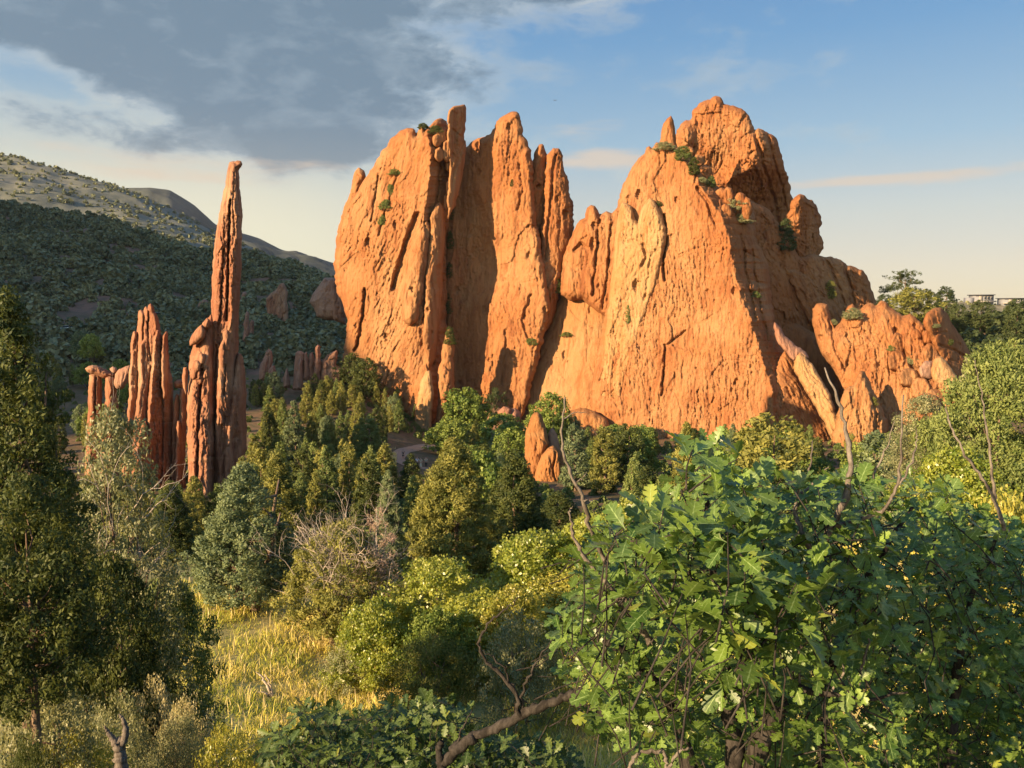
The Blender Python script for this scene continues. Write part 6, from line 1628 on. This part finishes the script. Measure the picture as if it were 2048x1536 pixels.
M_SKIN = flat_mat('skin', (0.48, 0.28, 0.19), 0.6)
def person(label, loc, rz, top_col, leg_col, hair_col, arms='up', skirt=False, scale=1.0):
    o = thing('person', label, 'person', loc, 'people on the path'); o.rotation_euler = (0, 0, rz); o.scale = (scale,) * 3
    ay = -0.16 if arms == 'up' else 0.02
    v = [(0, 0, 0.95), (0, 0.0, 1.15), (0, 0, 1.38), (0, 0, 1.50), (0, -0.01, 1.58), (0, -0.015, 1.66), (0, -0.01, 1.74)]
    e = [(0, 1), (1, 2), (2, 3), (3, 4), (4, 5), (5, 6)]; r = [(0.15, 0.11), (0.14, 0.10), (0.17, 0.10), 0.055, 0.075, (0.085, 0.095), 0.06]
    for s in (-1, 1):
        b = len(v)
        elb = (s * 0.27, ay * 0.8, 1.16); wr = (s * 0.12 if arms == 'up' else s * 0.28, ay * 2 if arms == 'up' else -0.06, 1.36 if arms == 'up' else 0.93)
        v += [(s * 0.19, 0, 1.40), elb, wr, (wr[0] * 0.9, wr[1] - 0.05, wr[2] + (0.05 if arms == 'up' else -0.09))]
        e += [(2, b), (b, b + 1), (b + 1, b + 2), (b + 2, b + 3)]; r += [0.055, 0.042, 0.030, 0.026]
        b = len(v)
        v += [(s * 0.10, 0, 0.86), (s * 0.11, -0.02, 0.49), (s * 0.11, 0.02, 0.08), (s * 0.12, -0.12, 0.035)]
        e += [(0, b), (b, b + 1), (b + 1, b + 2), (b + 2, b + 3)]; r += [0.088, 0.058, 0.040, 0.035]
    part('body', skin_mesh('body', v, e, r), o, M_SKIN)
    tv = [(0, 0, 0.92), (0, 0, 1.15), (0, 0, 1.40), (0, 0, 1.47)]
    te = [(0, 1), (1, 2), (2, 3)]; tr_ = [(0.165, 0.125), (0.155, 0.118), (0.185, 0.118), (0.09, 0.08)]
    for s in (-1, 1):
        b = len(tv); tv += [(s * 0.19, 0, 1.40), (s * 0.25, ay * 0.5, 1.24)]; te += [(2, b), (b, b + 1)]; tr_ += [0.07, 0.062]
    part('shirt', skin_mesh('shirt', tv, te, tr_), o, flat_mat('cloth', top_col))
    if skirt:
        part('skirt', skin_mesh('skirt', [(0, 0, 0.98), (0, 0, 0.6), (0, 0, 0.18)], [(0, 1), (1, 2)], [(0.16, 0.13), (0.21, 0.17), (0.25, 0.2)]), o, flat_mat('cloth', leg_col))
    else:
        lv = [(0, 0, 0.94)]; le = []; lr = [(0.165, 0.125)]
        low = 0.52 if leg_col is None else 0.1
        for s in (-1, 1):
            b = len(lv); lv += [(s * 0.10, 0, 0.84), (s * 0.11, -0.02, max(low, 0.5)), ] + ([(s * 0.11, 0.02, low)] if low < 0.5 else [])
            le += [(0, b), (b, b + 1)] + ([(b + 1, b + 2)] if low < 0.5 else []); lr += [0.10, 0.075] + ([0.058] if low < 0.5 else [])
        part('trousers' if leg_col else 'shorts', skin_mesh('trousers', lv, le, lr), o, flat_mat('cloth', leg_col or (0.03, 0.03, 0.035)))
    part('hair', skin_mesh('hair', [(0, 0.03, 1.62), (0, 0.02, 1.71), (0, 0.0, 1.77)], [(0, 1), (1, 2)], [(0.07, 0.06), (0.098, 0.092), (0.06, 0.06)]), o, flat_mat('hair', hair_col))
    return o
g = on_ground(804, 920); person('person with bare legs in a dark top holding something up on the path', g + [0, 0, 0.07], math.pi * 0.1, (0.03, 0.03, 0.04), None, (0.03, 0.02, 0.015))
g = on_ground(832, 936); person('person in a bright white shirt, leftmost of the three together', g + [0, 0, 0.07], 0.6, (0.80, 0.80, 0.80), (0.02, 0.02, 0.025), (0.25, 0.08, 0.03), arms='down')
g = on_ground(839.5, 937); person('person in a long cream dress between white shirt and dark trousers', g + [0, 0, 0.07], -0.2, (0.62, 0.52, 0.36), (0.62, 0.52, 0.36), (0.06, 0.04, 0.03), arms='down', skirt=True, scale=0.97)
g = on_ground(850, 936); person('person in light top and black trousers, rightmost of the three', g + [0, 0, 0.07], 0.3, (0.45, 0.42, 0.30), (0.015, 0.015, 0.018), (0.04, 0.03, 0.02), arms='down')

M_WHITE = flat_mat('white_paint', (0.80, 0.80, 0.80), 0.3, 0, 0.03)
M_NAVY = flat_mat('dark_blue_paint', (0.03, 0.04, 0.06), 0.25, 0, 0.05)
M_GLASS = flat_mat('dark_glass', (0.03, 0.04, 0.05), 0.08, 0, 0.05)
M_TYRE = flat_mat('tyre', (0.02, 0.02, 0.02), 0.9)
def car(label, loc, rz, paint, L=4.5, H=1.5, van=False):
    o = thing('parked_car', label, 'car', loc, 'cars parked on the hillside road'); o.rotation_euler = (0, 0, rz)
    W = 0.9; hL = L / 2
    body_h = 0.85 if not van else 1.1
    prof = [(-hL, 0.45), (-hL + 0.05, 0.75), (-hL + 0.25, body_h), (hL - 1.2, body_h), (hL - 0.15, 0.78), (hL, 0.6), (hL - 0.02, 0.32), (-hL + 0.02, 0.32)]
    def extr(prof, w, name, mat):
        n = len(prof); V = [(x, -w, z) for x, z in prof] + [(x, w, z) for x, z in prof]
        F_ = [[i, (i + 1) % n, n + (i + 1) % n, n + i] for i in range(n)]
        me = bpy.data.meshes.new(name); me.from_pydata(V, [], F_ + [list(range(n))[::-1], list(range(n, 2 * n))]); me.materials.append(mat)
        return part(name, me, o)
    extr(prof, W, 'body', paint)
    z0 = body_h + 0.003
    ca = [(-hL + (0.05 if van else 0.5), z0), (-hL + (0.15 if van else 0.95), H), (hL - (1.75 if van else 2.1), H), (hL - 1.3, z0)]
    extr(ca, W * 0.86, 'cabin', M_GLASS)
    extr([(ca[1][0], H + 0.003), (ca[1][0] + 0.05, H + 0.06), (ca[2][0] - 0.05, H + 0.06), (ca[2][0], H + 0.003)], W * 0.84, 'roof', paint)
    for x in (-hL + 0.8, hL - 0.85):
        for s in (-1, 1):
            mb = MB(); a = np.arange(15) * 2 * math.pi / 14
            mb.tube([(x, s * (W - 0.12), 0.32), (x, s * (W + 0.03), 0.32)], [0.32, 0.32], 12)
            part('wheel', mb.mesh('wheel', [M_TYRE]), o)
bpy.context.view_layer.update(); _dg = bpy.context.evaluated_depsgraph_get()
for (px, py, rz, paint, van, lab) in [(318, 634, 0.15, M_WHITE, True, 'white van on the hillside road just right of the jagged spire tips'), (328, 632, 0.1, M_WHITE, False, 'white car parked right beside the white van on the hillside'),
                                      (190, 652, 0.2, M_NAVY, False, 'lone dark car parked on the hillside clearing'), (136, 658, 0.0, M_WHITE, False, 'left white car of the pair half hidden on the hillside'),
                                      (149, 657, 0.1, M_WHITE, False, 'right white car of the pair half hidden on the hillside')]:
    p = hill_point(px, py)
    if p is not None:
        # parked nearer than the bushes right in front of it
        v = p / p[1]
        q = v * (p[1] - 6.0)
        zg = hill_point(px, py + 3)
        car(lab, (q[0], q[1], q[2] - 0.2), rz, paint, 5.2 if van else 4.5, 2.1 if van else 1.5, van)

M_WALL = flat_mat('grey_render', (0.16, 0.17, 0.19), 0.8); M_TRIM = flat_mat('pale_trim', (0.26, 0.24, 0.21), 0.8); M_ROOF = flat_mat('dark_roof', (0.05, 0.055, 0.065), 0.7)
def house(label, px0, px1, py0, py1, d, nwin, wing):
    A, B_ = at(px0, py1, d), at(px1, py0, d)
    w_, h_ = B_[0] - A[0], B_[2] - A[2]
    o = thing('house', label, 'house', (A[0] + w_ / 2, d, A[2]))
    mb = MB(); mb.box(-w_ * 0.5, w_ * 0.5, 0, 9, -3, h_ * 0.88); part('wall', mb.mesh('wall', [M_WALL]), o)
    mb = MB(); mb.box(-w_ * 0.58, w_ * 0.52, -1.6, 9.5, h_ * 0.885, h_); part('roof', mb.mesh('roof', [M_ROOF]), o)
    mb = MB(); mb.box(-w_ * 0.30, -w_ * 0.12, -0.4, -0.003, -1, h_ * 0.8); part('bay', mb.mesh('bay', [M_TRIM]), o)
    for k in range(nwin):
        x = -w_ * 0.02 + k * w_ * 0.5 / nwin
        mb = MB(); mb.box(x, x + w_ * 0.38 / nwin, -0.12, -0.004, h_ * 0.28, h_ * 0.74)
        f = part('window', mb.mesh('window', [M_TRIM]), o)
        mb = MB(); mb.box(x + 0.12, x + w_ * 0.38 / nwin - 0.12, -0.16, -0.124, h_ * 0.32, h_ * 0.70); part('pane', mb.mesh('pane', [M_GLASS]), f)
    mb = MB(); mb.box(-w_ * 0.62, w_ * 0.55, -2.6, -1.7, -0.5, h_ * 0.1); part('terrace', mb.mesh('terrace', [M_TRIM]), o)
    if wing:
        mb = MB(); mb.box(-w_ * 0.85, -w_ * 0.503, 1, 7, -3, h_ * 0.55); part('wing', mb.mesh('wing', [M_WALL]), o)
house('flat-roofed grey house with windows on the mesa at far right', 1950, 1988, 589, 603, 636, 3, True)
house('lower long flat-roofed house at the right edge of the mesa', 2008, 2052, 596, 606, 634, 4, False)
house('small pale house half hidden behind the skyline pines', 1866, 1884, 596, 606, 638, 2, False)

bv = [(-0.55, 0.05, 0.16), (-0.25, 0.0, 0.10), (0, -0.22, 0), (0, -0.06, 0.02), (0, 0.2, 0), (0.25, 0.0, 0.10), (0.55, 0.05, 0.16), (0, 0.32, 0.0)]
bird = skin_mesh('bird', bv, [(0, 1), (1, 3), (2, 3), (3, 4), (3, 5), (5, 6), (4, 7)], [(0.02, 0.05), (0.025, 0.08), 0.04, 0.075, 0.05, (0.025, 0.08), (0.02, 0.05), (0.06, 0.02)], root=3)
bird.materials.append(flat_mat('dark_feathers', (0.03, 0.03, 0.03)))
solo('bird', bird, 'tiny dark bird gliding in the sky between the two cliffs', 'bird', at(1110, 201, 260))
# ------------------------------------------------------------------ evening haze
hz = MB(); hz.box(-3200, 3200, -900, 4600, -75, 640)
m = bpy.data.materials.new('haze'); m.use_nodes = True
t = NT(m.node_tree)
v = t.node('ShaderNodeVolumePrincipled', {'Color': (0.86, 0.90, 0.95, 1), 'Density': 0.00003, 'Anisotropy': 0.2})
t.l.new(v.outputs[0], t.node('ShaderNodeOutputMaterial').inputs[1])
solo('haze', hz.mesh('haze', [m]), 'thin evening haze lying over the valley and far slopes', 'haze', kind='stuff')
